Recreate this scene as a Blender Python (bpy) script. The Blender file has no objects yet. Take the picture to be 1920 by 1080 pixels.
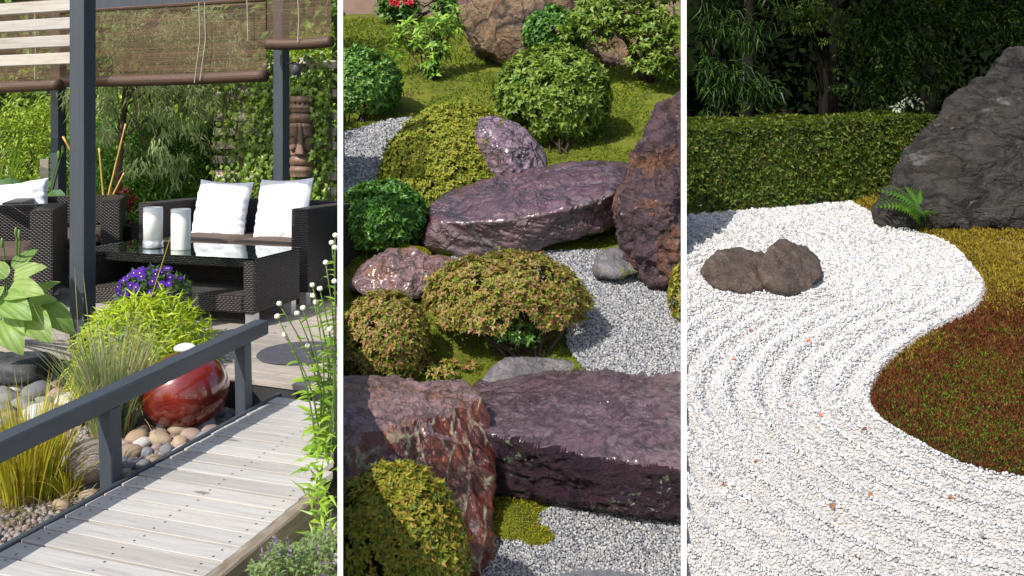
import bpy, bmesh, math, random
import numpy as np
from mathutils import Vector, Matrix
rng = np.random.default_rng(11)
random.seed(5)
R = math.radians
S = bpy.context.scene
COL = S.collection

# ------------------------------------------------------------------ camera, sky, sun, exposure
CAM, F, CX, HY = 1.26, 1600.0, 960.0, 250.0
cd = bpy.data.cameras.new("camera")
cam = bpy.data.objects.new("camera", cd)
COL.objects.link(cam)
cam.location = (0, 0, CAM)
cam.rotation_euler = (R(90), 0, 0)
cd.sensor_width = 36
cd.lens = 36 * F / 1920
cd.shift_y = -(540 - HY) / 1920
cd.clip_start, cd.clip_end = 0.05, 800
S.camera = cam

SUN_EL, SUN_AZ = 45.0, 52.0          # sun stands to the left and a little behind the camera
sx, sy = -math.cos(R(SUN_AZ)), -math.sin(R(SUN_AZ))
SUN = Vector((sx * math.cos(R(SUN_EL)), sy * math.cos(R(SUN_EL)), math.sin(R(SUN_EL))))
w = bpy.data.worlds.new("World")
S.world = w
w.use_nodes = True
wn = w.node_tree
wn.nodes.clear()
sky = wn.nodes.new("ShaderNodeTexSky")
sky.sky_type = "NISHITA"
sky.sun_disc = False
sky.sun_elevation = R(SUN_EL)
sky.sun_rotation = math.atan2(sx, sy)
sky.dust_density = 2.0
bg = wn.nodes.new("ShaderNodeBackground")
bg.inputs[1].default_value = 0.11
wo = wn.nodes.new("ShaderNodeOutputWorld")
wn.links.new(sky.outputs[0], bg.inputs[0])
wn.links.new(bg.outputs[0], wo.inputs[0])
sl = bpy.data.lights.new("sun", "SUN")
sl.energy = 3.6
sl.angle = R(0.53)
sl.color = (1.0, 0.955, 0.89)
so = bpy.data.objects.new("sun", sl)
so.rotation_euler = SUN.to_track_quat("Z", "Y").to_euler()
so.location = SUN * 30
COL.objects.link(so)
S.view_settings.view_transform = "Standard"
S.view_settings.look = "None"
S.view_settings.exposure = 0.84
S.view_settings.gamma = 1.0
S.view_settings.use_curve_mapping = False

# ------------------------------------------------------------------ helpers
def P(px, py, Y):
    return np.array([(px - CX) / F * Y, Y, CAM + (HY - py) / F * Y])
def G1(px, py, z=0.0):
    return P(px, py, F * (CAM - z) / (py - HY))
def G2(px, py):
    return P(px, py, 5280.0 / (py + 294))
def G3(px, py):
    return P(px, py, 2720.0 / (py - 42))
def gz2(y):
    return np.maximum(-2.04 + 0.34 * np.asarray(y, float), -0.76)
def gz3(y):
    return -0.44 + 0.13 * np.asarray(y, float)
WN = math.hypot(1, 0.20125)
def inside(bay, Q, m=0.012):
    a = (Q[:, 0] + 0.20125 * Q[:, 1]) / WN
    b = (Q[:, 0] - 0.20125 * Q[:, 1]) / WN
    if bay == 1: return a < -m
    if bay == 2: return (a > m) & (b < -m)
    if bay == 3: return b > m
    return np.ones(len(Q), bool)

def nrm(v):
    v = np.asarray(v, float)
    return v / np.maximum(np.linalg.norm(v, axis=-1, keepdims=True), 1e-9)
_perm = np.random.default_rng(3).permutation(4096)
_val = np.random.default_rng(4).uniform(-1, 1, 4096)
def vnoise(Q, seed=0):
    Q = np.asarray(Q, float) + seed * 17.37 + 1000
    i = np.floor(Q).astype(int)
    f = Q - i
    f = f * f * f * (f * (f * 6 - 15) + 10)
    def h(a, b, c):
        return _val[_perm[(_perm[(_perm[a & 4095] + b) & 4095] + c) & 4095]]
    x, y, z = i[:, 0], i[:, 1], i[:, 2]
    fx, fy, fz = f[:, 0], f[:, 1], f[:, 2]
    l = lambda a, b, t: a + (b - a) * t
    return l(l(l(h(x, y, z), h(x + 1, y, z), fx), l(h(x, y + 1, z), h(x + 1, y + 1, z), fx), fy),
             l(l(h(x, y, z + 1), h(x + 1, y, z + 1), fx), l(h(x, y + 1, z + 1), h(x + 1, y + 1, z + 1), fx), fy), fz)
def fbm(Q, scale, octv=4, seed=0, ridge=False):
    o, a, t = 0, 1.0, 0
    for k in range(octv):
        n = vnoise(np.asarray(Q) * scale * 2 ** k, seed + k * 3)
        if ridge: n = 1 - 2 * np.abs(n)
        o = o + a * n
        t += a
        a *= 0.5
    return o / t

class MB:
    """collects vertices and faces of one mesh"""
    def __init__(s): s.V, s.F, s.M, s.n = [], [], [], 0
    def add(s, V, Fs, mi=0):
        V = np.asarray(V, float).reshape(-1, 3)
        if not isinstance(Fs, (list, tuple)): Fs = [Fs]
        for f in Fs:
            f = np.asarray(f, int)
            if f.size: s.F.append(f + s.n); s.M.append(mi)
        s.V.append(V); s.n += len(V)
        return s
    def bm(s, bm, mi=0):
        bm.verts.index_update()
        V = np.array([v.co[:] for v in bm.verts]).reshape(-1, 3)
        by = {}
        for f in bm.faces: by.setdefault(len(f.verts), []).append([v.index for v in f.verts])
        s.add(V, [np.array(x) for x in by.values()], mi)
        bm.free()
        return s
    def xf(s, m):
        m = np.array(m)
        s.V = [v @ m[:3, :3].T + m[:3, 3] for v in s.V]
        return s
    def mesh(s, name, mats, smooth=False, base=None):
        me = bpy.data.meshes.new(name)
        V = np.concatenate(s.V) if s.V else np.zeros((0, 3))
        if base is not None: V = V - np.asarray(base)
        me.vertices.add(len(V))
        me.vertices.foreach_set("co", V.astype(np.float32).ravel())
        if s.F:
            idx = np.concatenate([f.ravel() for f in s.F])
            tot = np.concatenate([np.full(len(f), f.shape[1]) for f in s.F])
            mi = np.concatenate([np.full(len(f), m) for f, m in zip(s.F, s.M)])
            st = np.concatenate([[0], np.cumsum(tot)[:-1]])
            me.loops.add(len(idx))
            me.polygons.add(len(tot))
            me.polygons.foreach_set("loop_start", st.astype(np.int32))
            me.loops.foreach_set("vertex_index", idx.astype(np.int32))
            me.polygons.foreach_set("material_index", mi.astype(np.int32))
            me.polygons.foreach_set("use_smooth", np.full(len(tot), smooth))
        me.update(calc_edges=True)
        for m in (mats if isinstance(mats, (list, tuple)) else [mats]): me.materials.append(m)
        return me

def tag(o, label=None, cat=None, group=None, kind=None):
    if label: o["label"] = label
    if cat: o["category"] = cat
    if group: o["group"] = group
    if kind: o["kind"] = kind
    return o
def link(name, data, parent=None, loc=(0, 0, 0), rot=(0, 0, 0)):
    o = bpy.data.objects.new(name, data)
    COL.objects.link(o)
    o.location = [float(x) for x in loc]
    o.rotation_euler = rot
    if parent is not None: o.parent = parent
    return o
def thing(name, label, cat, loc, rz=0, group=None, kind=None):
    return tag(link(name, None, None, loc, (0, 0, rz)), label, cat, group, kind)
def wpart(name, mb, mats, parent, smooth=False, kind=None):
    """a part whose mesh was laid out in world coordinates, under an unrotated Empty"""
    base, q = Vector(parent.location), parent.parent
    while q is not None: base, q = base + q.location, q.parent
    return tag(link(name, mb.mesh(name, mats, smooth, base=base[:]), parent), kind=kind)
def lpart(name, mb, mats, parent, smooth=False, loc=(0, 0, 0), rot=(0, 0, 0)):
    return link(name, mb.mesh(name, mats, smooth), parent, loc, rot)
def solo(name, mb, mats, label=None, cat=None, group=None, kind=None, smooth=False, base=None):
    if base is None:
        V = np.concatenate(mb.V)
        base = [V[:, 0].mean(), V[:, 1].mean(), V[:, 2].min()]
    return tag(link(name, mb.mesh(name, mats, smooth, base=base), None, base), label, cat, group, kind)

def box(x0, x1, y0, y1, z0, z1, bev=0.0, seg=1):
    bm = bmesh.new()
    bmesh.ops.create_cube(bm, size=1)
    for v in bm.verts:
        v.co = Vector(((x0 + x1) / 2 + v.co.x * (x1 - x0), (y0 + y1) / 2 + v.co.y * (y1 - y0), (z0 + z1) / 2 + v.co.z * (z1 - z0)))
    if bev: bmesh.ops.bevel(bm, geom=bm.edges[:], offset=bev, segments=seg, affect="EDGES", profile=0.6)
    return bm
def tube(pts, rad, n=6, cap=True):
    pts = np.asarray(pts, float)
    m = len(pts)
    rad = np.broadcast_to(np.asarray(rad, float), (m,))
    T = nrm(np.gradient(pts, axis=0))
    up = np.array([0.13, 0.21, 0.97]) if abs(T[:, 2]).mean() < 0.85 else np.array([0.9, 0.3, 0.1])
    A = nrm(np.cross(T, up)); B = np.cross(T, A)
    a = np.arange(n) * 2 * math.pi / n
    V = pts[:, None] + rad[:, None, None] * (np.cos(a)[None, :, None] * A[:, None] + np.sin(a)[None, :, None] * B[:, None])
    i = np.arange(m - 1)[:, None] * n
    j = np.arange(n)[None]
    k = (j + 1) % n
    q = np.stack([i + j, i + k, i + n + k, i + n + j], -1).reshape(-1, 4)
    fs = [q]
    if cap: fs.append(np.array([list(range(n))[::-1], [(m - 1) * n + t for t in range(n)]]))
    return V.reshape(-1, 3), fs
def lathe(prof, n=24, c=(0, 0, 0), cap=False):
    prof = np.asarray(prof, float)
    a = np.arange(n) * 2 * math.pi / n
    V = np.stack([prof[:, 0][:, None] * np.cos(a), prof[:, 0][:, None] * np.sin(a), np.repeat(prof[:, 1][:, None], n, 1)], -1) + np.asarray(c)
    m = len(prof)
    i = np.arange(m - 1)[:, None] * n; j = np.arange(n)[None]; k = (j + 1) % n
    q = np.stack([i + j, i + k, i + n + k, i + n + j], -1).reshape(-1, 4)
    fs = [q]
    if cap: fs.append(np.array([list(range(n))[::-1], [(m - 1) * n + t for t in range(n)]]))
    return V.reshape(-1, 3), fs

def leaves(B, D, N, L, W, droop=0.12, fold=0.18):
    """pointed folded leaves: base B, direction D, upper side N"""
    n = len(B)
    D = nrm(D)
    L = np.broadcast_to(np.asarray(L, float), (n,))[:, None]
    W = np.broadcast_to(np.asarray(W, float), (n,))[:, None]
    Sd = nrm(np.cross(D, N)); U = np.cross(Sd, D)
    m = B + D * L * 0.5
    t = B + D * L - U * L * droop * 2
    l = B + D * L * 0.45 + Sd * W * 0.5 + U * W * fold - U * L * droop * 0.2
    r = B + D * L * 0.45 - Sd * W * 0.5 + U * W * fold - U * L * droop * 0.2
    V = np.stack([B, m, t, l, r], 1).reshape(-1, 3)
    o = (np.arange(n) * 5)[:, None, None]
    f = np.array([[0, 4, 1], [4, 2, 1], [0, 1, 3], [3, 1, 2]])[None]
    return V, (o + f).reshape(-1, 3)
def blades(B, D, L, W, bend, n=4):
    """long grass blades that arch along D and hang towards the tip"""
    k = len(B)
    D = nrm(D)
    L = np.broadcast_to(np.asarray(L, float), (k,)); W = np.broadcast_to(np.asarray(W, float), (k,)); bend = np.broadcast_to(np.asarray(bend, float), (k,))
    H = D.copy(); H[:, 2] = 0
    H = nrm(H + rng.normal(0, 1e-3, H.shape))
    Sd = nrm(np.cross(D, np.array([0, 0, 1.0]) + rng.normal(0, 0.35, (k, 3))))
    V = []
    for s in np.linspace(0, 1, n + 1):
        c = B + D * (L * s)[:, None] + H * (L * bend * s * s * 0.6)[:, None] - np.array([0, 0, 1.0]) * (L * bend * s * s * 0.55)[:, None]
        ww = (W * (1 - s) ** 0.6 * (0.6 + 0.4 * min(1, s * 4)) + 0.0004)[:, None] * 0.5
        V += [c - Sd * ww, c + Sd * ww]
    V = np.stack(V, 1)
    o = (np.arange(k) * 2 * (n + 1))[:, None, None]
    f = np.array([[2 * i, 2 * i + 1, 2 * i + 3, 2 * i + 2] for i in range(n)])[None]
    return V.reshape(-1, 3), (o + f).reshape(-1, 4)
def dirs(n):
    return nrm(rng.normal(0, 1, (n, 3)))
def rosettes(C, N, k, L, W, tilt=0.5, droop=0.1):
    n = len(C)
    N = nrm(N)
    t1 = nrm(np.cross(N, dirs(n))); t2 = np.cross(N, t1)
    Bs, Ds, Ns = [], [], []
    for j in range(k):
        a = 2 * math.pi * j / k + rng.normal(0, 0.25, n)
        ti = tilt + rng.normal(0, 0.28, n)
        D = (np.cos(a)[:, None] * t1 + np.sin(a)[:, None] * t2) * np.cos(ti)[:, None] + N * np.sin(ti)[:, None]
        Bs.append(C); Ds.append(D); Ns.append(N - D * 0.3)
    m = n * k
    return leaves(np.concatenate(Bs), np.concatenate(Ds), np.concatenate(Ns), L * rng.uniform(0.65, 1.2, m), W * rng.uniform(0.75, 1.2, m), droop)

def dome(n, c, r, zmin=-0.15, bump=0.08, bs=3.0, depth=0.1, seed=0):
    """points in the outer shell of a clipped bush and their outward normals"""
    d = dirs(int(n * 2.2)); d = d[d[:, 2] > zmin][:n]
    r = np.asarray(r, float)
    f = 1 + bump * fbm(d * 1.0, bs, 3, seed)
    dep = 1 - np.minimum(rng.exponential(depth, len(d)), 0.75)
    Q = np.asarray(c) + d * r * (f * dep)[:, None]
    return Q, nrm(d / r)

_ico = {}
def ico(level):
    if level not in _ico:
        bm = bmesh.new()
        bmesh.ops.create_icosphere(bm, subdivisions=level, radius=1)
        bm.verts.index_update()
        _ico[level] = (np.array([v.co[:] for v in bm.verts]), np.array([[v.index for v in f.verts] for f in bm.faces]))
        bm.free()
    return _ico[level]
def rock(pts, p=18, level=5, chips=0, chip=(.86, .97), rough=((2.2, 0.05), (7, 0.018), (22, 0.006)), seed=0, strata=None, c=None):
    """a boulder: the rounded hull of its corner points, roughened by ridged noise"""
    pts = np.asarray(pts, float)
    bm = bmesh.new()
    for q in pts: bm.verts.new(q)
    res = bmesh.ops.convex_hull(bm, input=bm.verts[:])
    c = pts.mean(0) if c is None else np.asarray(c)
    pl = []
    for f in bm.faces:
        if f.calc_area() < 1e-6: continue
        f.normal_update()
        n = np.array(f.normal[:]); h = float(np.dot(n, np.array(f.verts[0].co[:]) - c))
        if h < 0: n, h = -n, -h
        h = max(h, 0.01)
        if not any(np.dot(n, m) > 0.985 and abs(h - g) < 0.05 for m, g in pl): pl.append((n, h))
    bm.free()
    rs = np.random.default_rng(seed + 500)
    for n in nrm(rs.normal(0, 1, (chips, 3))):           # broken facets
        pl.append((n, float(((pts - c) @ n).max()) * rs.uniform(*chip)))
    d, fcs = ico(level)
    A = np.array([n for n, _ in pl]); Hh = np.array([h for _, h in pl])
    inv = np.maximum(0, d @ A.T) / Hh
    r = np.sum(inv ** p, 1) ** (-1.0 / p)
    V = c + d * r[:, None]
    size = np.linalg.norm(pts.max(0) - pts.min(0))
    nrmls = nrm((inv ** p) @ A)
    for k, (s, a) in enumerate(rough):
        Q = V.copy()
        if strata is not None: Q = Q + (Q @ np.asarray(strata))[:, None] * np.asarray(strata) * 1.4
        V = V + nrmls * (a * fbm(Q, s, 3, seed + 11 * k, ridge=(k != 0)))[:, None]
    return V, fcs
def clip(V, Fc, bay, m=0.009):
    """cut a solid off at the white dividers beside its bay"""
    if inside(bay, V, m).all(): return V, [Fc] if not isinstance(Fc, list) else Fc
    bm = bmesh.new()
    vs = [bm.verts.new(v) for v in V]
    for fs in (Fc if isinstance(Fc, list) else [Fc]):
        for f in fs:
            try: bm.faces.new([vs[i] for i in f])
            except ValueError: pass
    for sgn, ok in ((1, bay in (1, 2)), (-1, bay in (2, 3))):
        if not ok: continue
        # left divider bounds bay 1 from the right and bay 2 from the left; right divider likewise for 2 and 3
        n = Vector((1, 0.20125, 0)) / WN if sgn == 1 else Vector((1, -0.20125, 0)) / WN
        keep_neg = (bay == 1) if sgn == 1 else (bay == 2)
        nn = n if keep_neg else -n
        r = bmesh.ops.bisect_plane(bm, geom=bm.verts[:] + bm.edges[:] + bm.faces[:], plane_co=-nn * m, plane_no=nn, clear_outer=True)
        ed = [e for e in r["geom_cut"] if isinstance(e, bmesh.types.BMEdge)]
        if ed: bmesh.ops.holes_fill(bm, edges=ed, sides=0)
    bm.verts.index_update()
    V2 = np.array([v.co[:] for v in bm.verts]).reshape(-1, 3)
    by = {}
    for f in bm.faces: by.setdefault(len(f.verts), []).append([v.index for v in f.verts])
    bm.free()
    return V2, [np.array(x) for x in by.values()]
def keep(bay, m, *arrs):
    k = inside(bay, arrs[0], m)
    return [a[k] for a in arrs]
def sd_poly(Q, poly):
    """signed distance in plan: negative inside the polygon"""
    Q = np.asarray(Q)[:, :2]; poly = np.asarray(poly)[:, :2]
    d = np.full(len(Q), 1e9); ins = np.zeros(len(Q), bool)
    for a, b in zip(poly, np.roll(poly, -1, 0)):
        e = b - a; v = Q - a
        t = np.clip((v @ e) / (e @ e), 0, 1)
        d = np.minimum(d, np.linalg.norm(v - t[:, None] * e, axis=1))
        c = ((a[1] <= Q[:, 1]) != (b[1] <= Q[:, 1])) & (v[:, 0] < e[0] * v[:, 1] / (e[1] if e[1] else 1e-9))
        ins ^= c
    return np.where(ins, -d, d)
def smoothpoly(p, it=2):
    p = np.asarray(p, float)
    for _ in range(it):
        q = np.roll(p, -1, 0)
        p = np.stack([p * 0.75 + q * 0.25, p * 0.25 + q * 0.75], 1).reshape(-1, p.shape[1])
    return p

# ------------------------------------------------------------------ materials
def newmat(name):
    m = bpy.data.materials.new(name); m.use_nodes = True
    nt = m.node_tree
    b = nt.nodes["Principled BSDF"]
    return m, nt, b
def nd(nt, typ, props=None, **inp):
    n = nt.nodes.new("ShaderNode" + typ)
    for k, v in (props or {}).items(): setattr(n, k, v)
    for k, v in inp.items():
        s = n.inputs[int(k[1:])] if k[0] == "i" and k[1:].isdigit() else n.inputs[k.replace("_", " ")]
        if isinstance(v, bpy.types.NodeSocket): nt.links.new(v, s)
        else: s.default_value = v
    return n
def c4(c): return (c[0], c[1], c[2], 1.0)
def ramp(nt, fac, stops, interp="LINEAR"):
    n = nt.nodes.new("ShaderNodeValToRGB")
    n.color_ramp.interpolation = interp
    e = n.color_ramp.elements
    while len(e) < len(stops): e.new(0.5)
    for x, (p, c) in zip(e, stops):
        x.position = p
        x.color = c4(c) if not isinstance(c, (int, float)) else (c, c, c, 1)
    nt.links.new(fac, n.inputs[0])
    return n.outputs[0]
def mix(nt, fac, a, b, blend="MIX"):
    n = nt.nodes.new("ShaderNodeMix"); n.data_type = "RGBA"; n.blend_type = blend
    for s, v in ((n.inputs[0], fac), (n.inputs[6], a), (n.inputs[7], b)):
        if isinstance(v, bpy.types.NodeSocket): nt.links.new(v, s)
        else: s.default_value = v if isinstance(v, (int, float)) else c4(v)
    return n.outputs[2]
def math_(nt, op, a, b=0.0, c=0.0):
    n = nd(nt, "Math", {"operation": op})
    for s, v in zip(n.inputs, (a, b, c)):
        if isinstance(v, bpy.types.NodeSocket): nt.links.new(v, s)
        else: s.default_value = v
    return n.outputs[0]
def coords(nt, stretch=(1, 1, 1), jitter=False):
    t = nd(nt, "TexCoord").outputs["Object"]
    if jitter:
        r = nd(nt, "ObjectInfo").outputs["Random"]
        t = nd(nt, "VectorMath", {"operation": "ADD"}, i0=t, i1=nd(nt, "CombineXYZ", X=math_(nt, "MULTIPLY", r, 37.0), Y=math_(nt, "MULTIPLY", r, 11.0), Z=math_(nt, "MULTIPLY", r, 23.0)).outputs[0]).outputs[0]
    return nd(nt, "Mapping", i0=t, i3=stretch).outputs[0]
def bump(nt, b, h, strength=0.4, dist=0.01, prev=None):
    n = nd(nt, "Bump", Strength=strength, Distance=dist, Height=h)
    if prev is not None: nt.links.new(prev, n.inputs["Normal"])
    nt.links.new(n.outputs[0], b.inputs["Normal"])
    return n.outputs[0]

def leafmat(name, cols, rough=0.45, trans=0.35, tcol=None, spec=0.4):
    """cols: tints that differ from leaf to leaf"""
    m, nt, b = newmat(name)
    r = nd(nt, "NewGeometry").outputs["Random Per Island"]
    k = len(cols)
    c = ramp(nt, r, [(i / max(1, k - 1), x) for i, x in enumerate(cols)])
    nt.links.new(c, b.inputs["Base Color"])
    b.inputs["Roughness"].default_value = rough
    b.inputs["Specular IOR Level"].default_value = spec
    tb = nd(nt, "BsdfTranslucent", Color=mix(nt, 0.6, c, tcol or (0.30, 0.42, 0.03)))
    ms = nd(nt, "MixShader", i0=trans, i1=b.outputs[0], i2=tb.outputs[0])
    nt.links.new(ms.outputs[0], nt.nodes["Material Output"].inputs[0])
    return m
def plain(name, col, rough=0.6, var=0.15, scale=8, bmp=0.15, bscale=60, stretch=(1, 1, 1), metal=0.0, spec=0.5, jitter=False, dist=0.004):
    m, nt, b = newmat(name)
    v = coords(nt, stretch, jitter)
    n = nd(nt, "TexNoise", Vector=v, Scale=scale, Detail=6.0, Roughness=0.65).outputs[0]
    c = ramp(nt, n, [(0.3, [x * (1 - var) for x in col]), (0.7, [min(1, x * (1 + var)) for x in col])])
    nt.links.new(c, b.inputs["Base Color"])
    b.inputs["Roughness"].default_value = rough
    b.inputs["Metallic"].default_value = metal
    b.inputs["Specular IOR Level"].default_value = spec
    if bmp: bump(nt, b, nd(nt, "TexNoise", Vector=v, Scale=bscale, Detail=5.0).outputs[0], bmp, dist)
    return m
def rockmat(name, cols, scale=3.0, rough=(0.2, 0.5), lichen=(), bmp=0.6, stretch=(1, 1, 1), bscale=18, spec=0.5, coat=0.0, dist=0.02, jitter=False, crack=0.0, cs=1.6):
    """cols: ramp over noise; lichen: (colour, noise scale, threshold) patches"""
    m, nt, b = newmat(name)
    v = coords(nt, stretch, jitter)
    n1 = nd(nt, "TexNoise", Vector=v, Scale=scale, Detail=9.0, Roughness=0.68, Distortion=0.6).outputs[0]
    k = len(cols)
    c = ramp(nt, n1, [(0.28 + 0.44 * i / max(1, k - 1), x) for i, x in enumerate(cols)])
    fine = nd(nt, "TexNoise", Vector=v, Scale=scale * 14, Detail=6.0, Roughness=0.75).outputs[0]
    c = mix(nt, 0.55, c, ramp(nt, fine, [(0.3, 0.35), (0.7, 1.0)]), "MULTIPLY")
    rr = ramp(nt, nd(nt, "TexNoise", Vector=v, Scale=scale * 2.3, Detail=7.0).outputs[0], [(0.35, rough[0]), (0.65, rough[1])])
    for j, (lc, ls, th) in enumerate(lichen):
        big = nd(nt, "TexNoise", Vector=v, Scale=ls * 0.22, Detail=3.0).outputs[0]
        ln = nd(nt, "TexNoise", Vector=v, Scale=ls, Detail=8.0, Roughness=0.7).outputs[0]
        s = math_(nt, "ADD", math_(nt, "MULTIPLY", ln, 0.6), math_(nt, "MULTIPLY", big, 0.4))
        f = ramp(nt, s, [(th, 0.0), (th + 0.035, 1.0)])
        c = mix(nt, f, c, lc)
        rr = mix(nt, f, rr, (0.85, 0.85, 0.85))
    nt.links.new(c, b.inputs["Base Color"])
    nt.links.new(rr, b.inputs["Roughness"])
    b.inputs["Specular IOR Level"].default_value = spec
    b.inputs["Coat Weight"].default_value = coat
    b.inputs["Coat Roughness"].default_value = 0.24
    h = nd(nt, "TexNoise", Vector=v, Scale=bscale, Detail=10.0, Roughness=0.7, Distortion=0.4).outputs[0]
    if crack:
        wv = nd(nt, "TexNoise", Vector=v, Scale=scale * 1.5, Detail=5.0).outputs[1]
        vd = nd(nt, "VectorMath", {"operation": "ADD"}, i0=v, i1=nd(nt, "VectorMath", {"operation": "SCALE"}, i0=wv, i3=0.5).outputs[0]).outputs[0]
        e = nd(nt, "TexVoronoi", {"feature": "DISTANCE_TO_EDGE"}, Vector=vd, Scale=cs).outputs["Distance"]
        e2 = nd(nt, "TexVoronoi", {"feature": "DISTANCE_TO_EDGE"}, Vector=vd, Scale=cs * 3.1).outputs["Distance"]
        k1 = ramp(nt, e, [(0.0, 0.0), (0.05, 1.0)]); k2 = ramp(nt, e2, [(0.0, 0.35), (0.06, 1.0)])
        kk = math_(nt, "MULTIPLY", k1, k2)
        nt.links.new(mix(nt, crack, c, mix(nt, 1.0, c, kk, "MULTIPLY")), b.inputs["Base Color"])
        h = math_(nt, "ADD", h, math_(nt, "MULTIPLY", kk, 0.35 * crack))
    gr = nd(nt, "TexNoise", Vector=v, Scale=bscale * 7, Detail=4.0, Roughness=0.8).outputs[0]
    pv = nd(nt, "Bump", Strength=min(1.0, bmp * 0.55), Distance=dist * 0.22, Height=gr).outputs[0]
    bump(nt, b, h, bmp, dist, pv)
    return m
def woodmat(name, cols, rough=0.7, along=(0.6, 9, 9), bmp=0.35, spec=0.3, knots=True):
    """weathered timber with grain along local x; every board takes its own stretch of grain"""
    m, nt, b = newmat(name)
    v = coords(nt, along, True)
    g = nd(nt, "TexNoise", Vector=v, Scale=4.0, Detail=10.0, Roughness=0.72, Distortion=1.2).outputs[0]
    g2 = nd(nt, "TexNoise", Vector=coords(nt, (along[0] * 0.7, along[1] * 3, along[2] * 3), True), Scale=9.0, Detail=4.0).outputs[0]
    f = math_(nt, "ADD", math_(nt, "MULTIPLY", g, 0.65), math_(nt, "MULTIPLY", g2, 0.35))
    k = len(cols)
    c = ramp(nt, f, [(0.32 + 0.36 * i / (k - 1), x) for i, x in enumerate(cols)])
    rnd = nd(nt, "ObjectInfo").outputs["Random"]
    c = mix(nt, 1.0, c, ramp(nt, rnd, [(0.0, (0.78, 0.77, 0.75)), (0.5, (0.95, 0.95, 0.95)), (1.0, (1.0, 0.98, 0.93))]), "MULTIPLY")
    if knots:
        kn = nd(nt, "TexVoronoi", Vector=coords(nt, (1.2, 4.0, 4.0), True), Scale=1.6).outputs["Distance"]
        c = mix(nt, ramp(nt, kn, [(0.04, 0.75), (0.09, 0.0)]), c, [x * 0.35 for x in cols[0]])
    nt.links.new(c, b.inputs["Base Color"])
    b.inputs["Roughness"].default_value = rough
    b.inputs["Specular IOR Level"].default_value = spec
    bump(nt, b, f, bmp, 0.006)
    return m
# ------------------------------------------------------------------ large structure: ground, added white dividers
M_soil = plain("soil", (0.06, 0.045, 0.03), 0.9, 0.4, 3, 0.6, 40)
M_white = plain("divider_white", (0.90, 0.90, 0.89), 0.7, 0.015, 3, 0.05, 80)
M_base1 = rockmat("pebble_base", [(0.10, 0.085, 0.075), (0.2, 0.17, 0.15)], 14, (0.6, 0.9))
gm = MB().add([(-300, -300, -1.4), (300, -300, -1.4), (300, 300, -1.4), (-300, 300, -1.4)], np.array([[0, 1, 2, 3]]))
solo("ground", gm, plain("field", (0.05, 0.07, 0.02), 0.95, 0.4, 0.4, 0.3, 5), kind="structure")

# a dark wooded hillside closes the view behind all three gardens
xs = np.linspace(-40, 40, 90); ys_ = np.linspace(18.2, 60, 40)
X, Y = np.meshgrid(xs, ys_)
Z = -1.5 + 14 * (1 - np.exp(-(Y - 18.2) / 4.0)) + 1.5 * fbm(np.stack([X.ravel(), Y.ravel(), X.ravel() * 0], 1), .3, 3, 2).reshape(X.shape)
i = np.arange(39)[:, None] * 90; j = np.arange(89)[None]
solo("hillside", MB().add(np.stack([X, Y, Z], -1).reshape(-1, 3), np.stack([i + j, i + j + 1, i + 90 + j + 1, i + 90 + j], -1).reshape(-1, 4)), plain("hillside_scrub", (0.006, 0.010, 0.003), 0.95, 0.5, 1.5, 0.8, 6, spec=0.0), kind="structure")

def radial_divider(name, sgn, prof, half, label):  # added border strips between the three views, tall only at the front
    prof = np.array(prof, float)
    n = np.array([1, 0.20125 * -sgn, 0]) / WN
    k = len(prof)
    C = np.stack([sgn * 0.20125 * prof[:, 0], prof[:, 0], prof[:, 1]], 1)
    mb = MB().add(np.concatenate([C - n * half, C + n * half]),
                  [np.array([list(range(k)), [2 * k - 1 - i for i in range(k)]]),
                   np.array([[i, k + i, k + (i + 1) % k, (i + 1) % k] for i in range(k)])])
    o = solo(name, mb, M_white, label, "garden wall", base=(C[0, 0], C[0, 1], 0))
    bm = bmesh.new(); bm.from_mesh(o.data); bmesh.ops.recalc_face_normals(bm, faces=bm.faces[:]); bm.to_mesh(o.data); bm.free()
    return o
radial_divider("white_divider", -1, [(1.0, -1.3), (17.5, -1.3), (17.5, 4.4)] + [(y, max(0.12, float(gz2(y)) + 0.1)) for y in (16, 12, 9, 7, 5, 3)] + [(1.4, 0.3), (1.12, 1.47), (1.0, 1.47)], 10 / F * 1.0 * 0.5,
            "thin white divider added as a border, with a raised front end, between the furnished deck and the wet rock garden")
zt = [(y, max(float(gz2(y)), float(gz3(y))) + 0.03) for y in (16, 12, 9, 7, 5, 3, 1.75)]
radial_divider("white_divider", 1, [(0.9, -1.3), (17.5, -1.3), (17.5, zt[0][1] + 0.4)] + zt + [(1.2, 0.5), (1.02, 1.45), (0.9, 1.45)], 10 / F * 0.9 * 0.5,
            "thin white divider added as a border, with a raised front end, between the wet rock garden and the raked gravel garden")

def sheet(name, bay, x0, x1, ys, nx, zf, mat, kind="structure", m=0.008):
    """a ground sheet for one bay; its sides follow the white dividers (or run out past the frame)"""
    ys = np.asarray(ys, float)
    t = np.linspace(0, 1, nx)
    xl = x0(ys); xr = x1(ys)
    X = xl[:, None] + (xr - xl)[:, None] * t
    Y = np.repeat(ys[:, None], nx, 1)
    Z = zf(X, Y)
    V = np.stack([X, Y, Z], -1).reshape(-1, 3)
    i = np.arange(len(ys) - 1)[:, None] * nx; j = np.arange(nx - 1)[None]
    q = np.stack([i + j, i + j + 1, i + nx + j + 1, i + nx + j], -1).reshape(-1, 4)
    return solo(name, MB().add(V, q), mat, kind=kind, smooth=True)
wl = lambda y: -0.20125 * y
wr = lambda y: 0.20125 * y
def zn(a, s, seed):
    return lambda X, Y: a * fbm(np.stack([X.ravel(), Y.ravel(), X.ravel() * 0], -1), s, 3, seed).reshape(X.shape)
n1 = zn(0.012, 2.5, 1)
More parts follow.
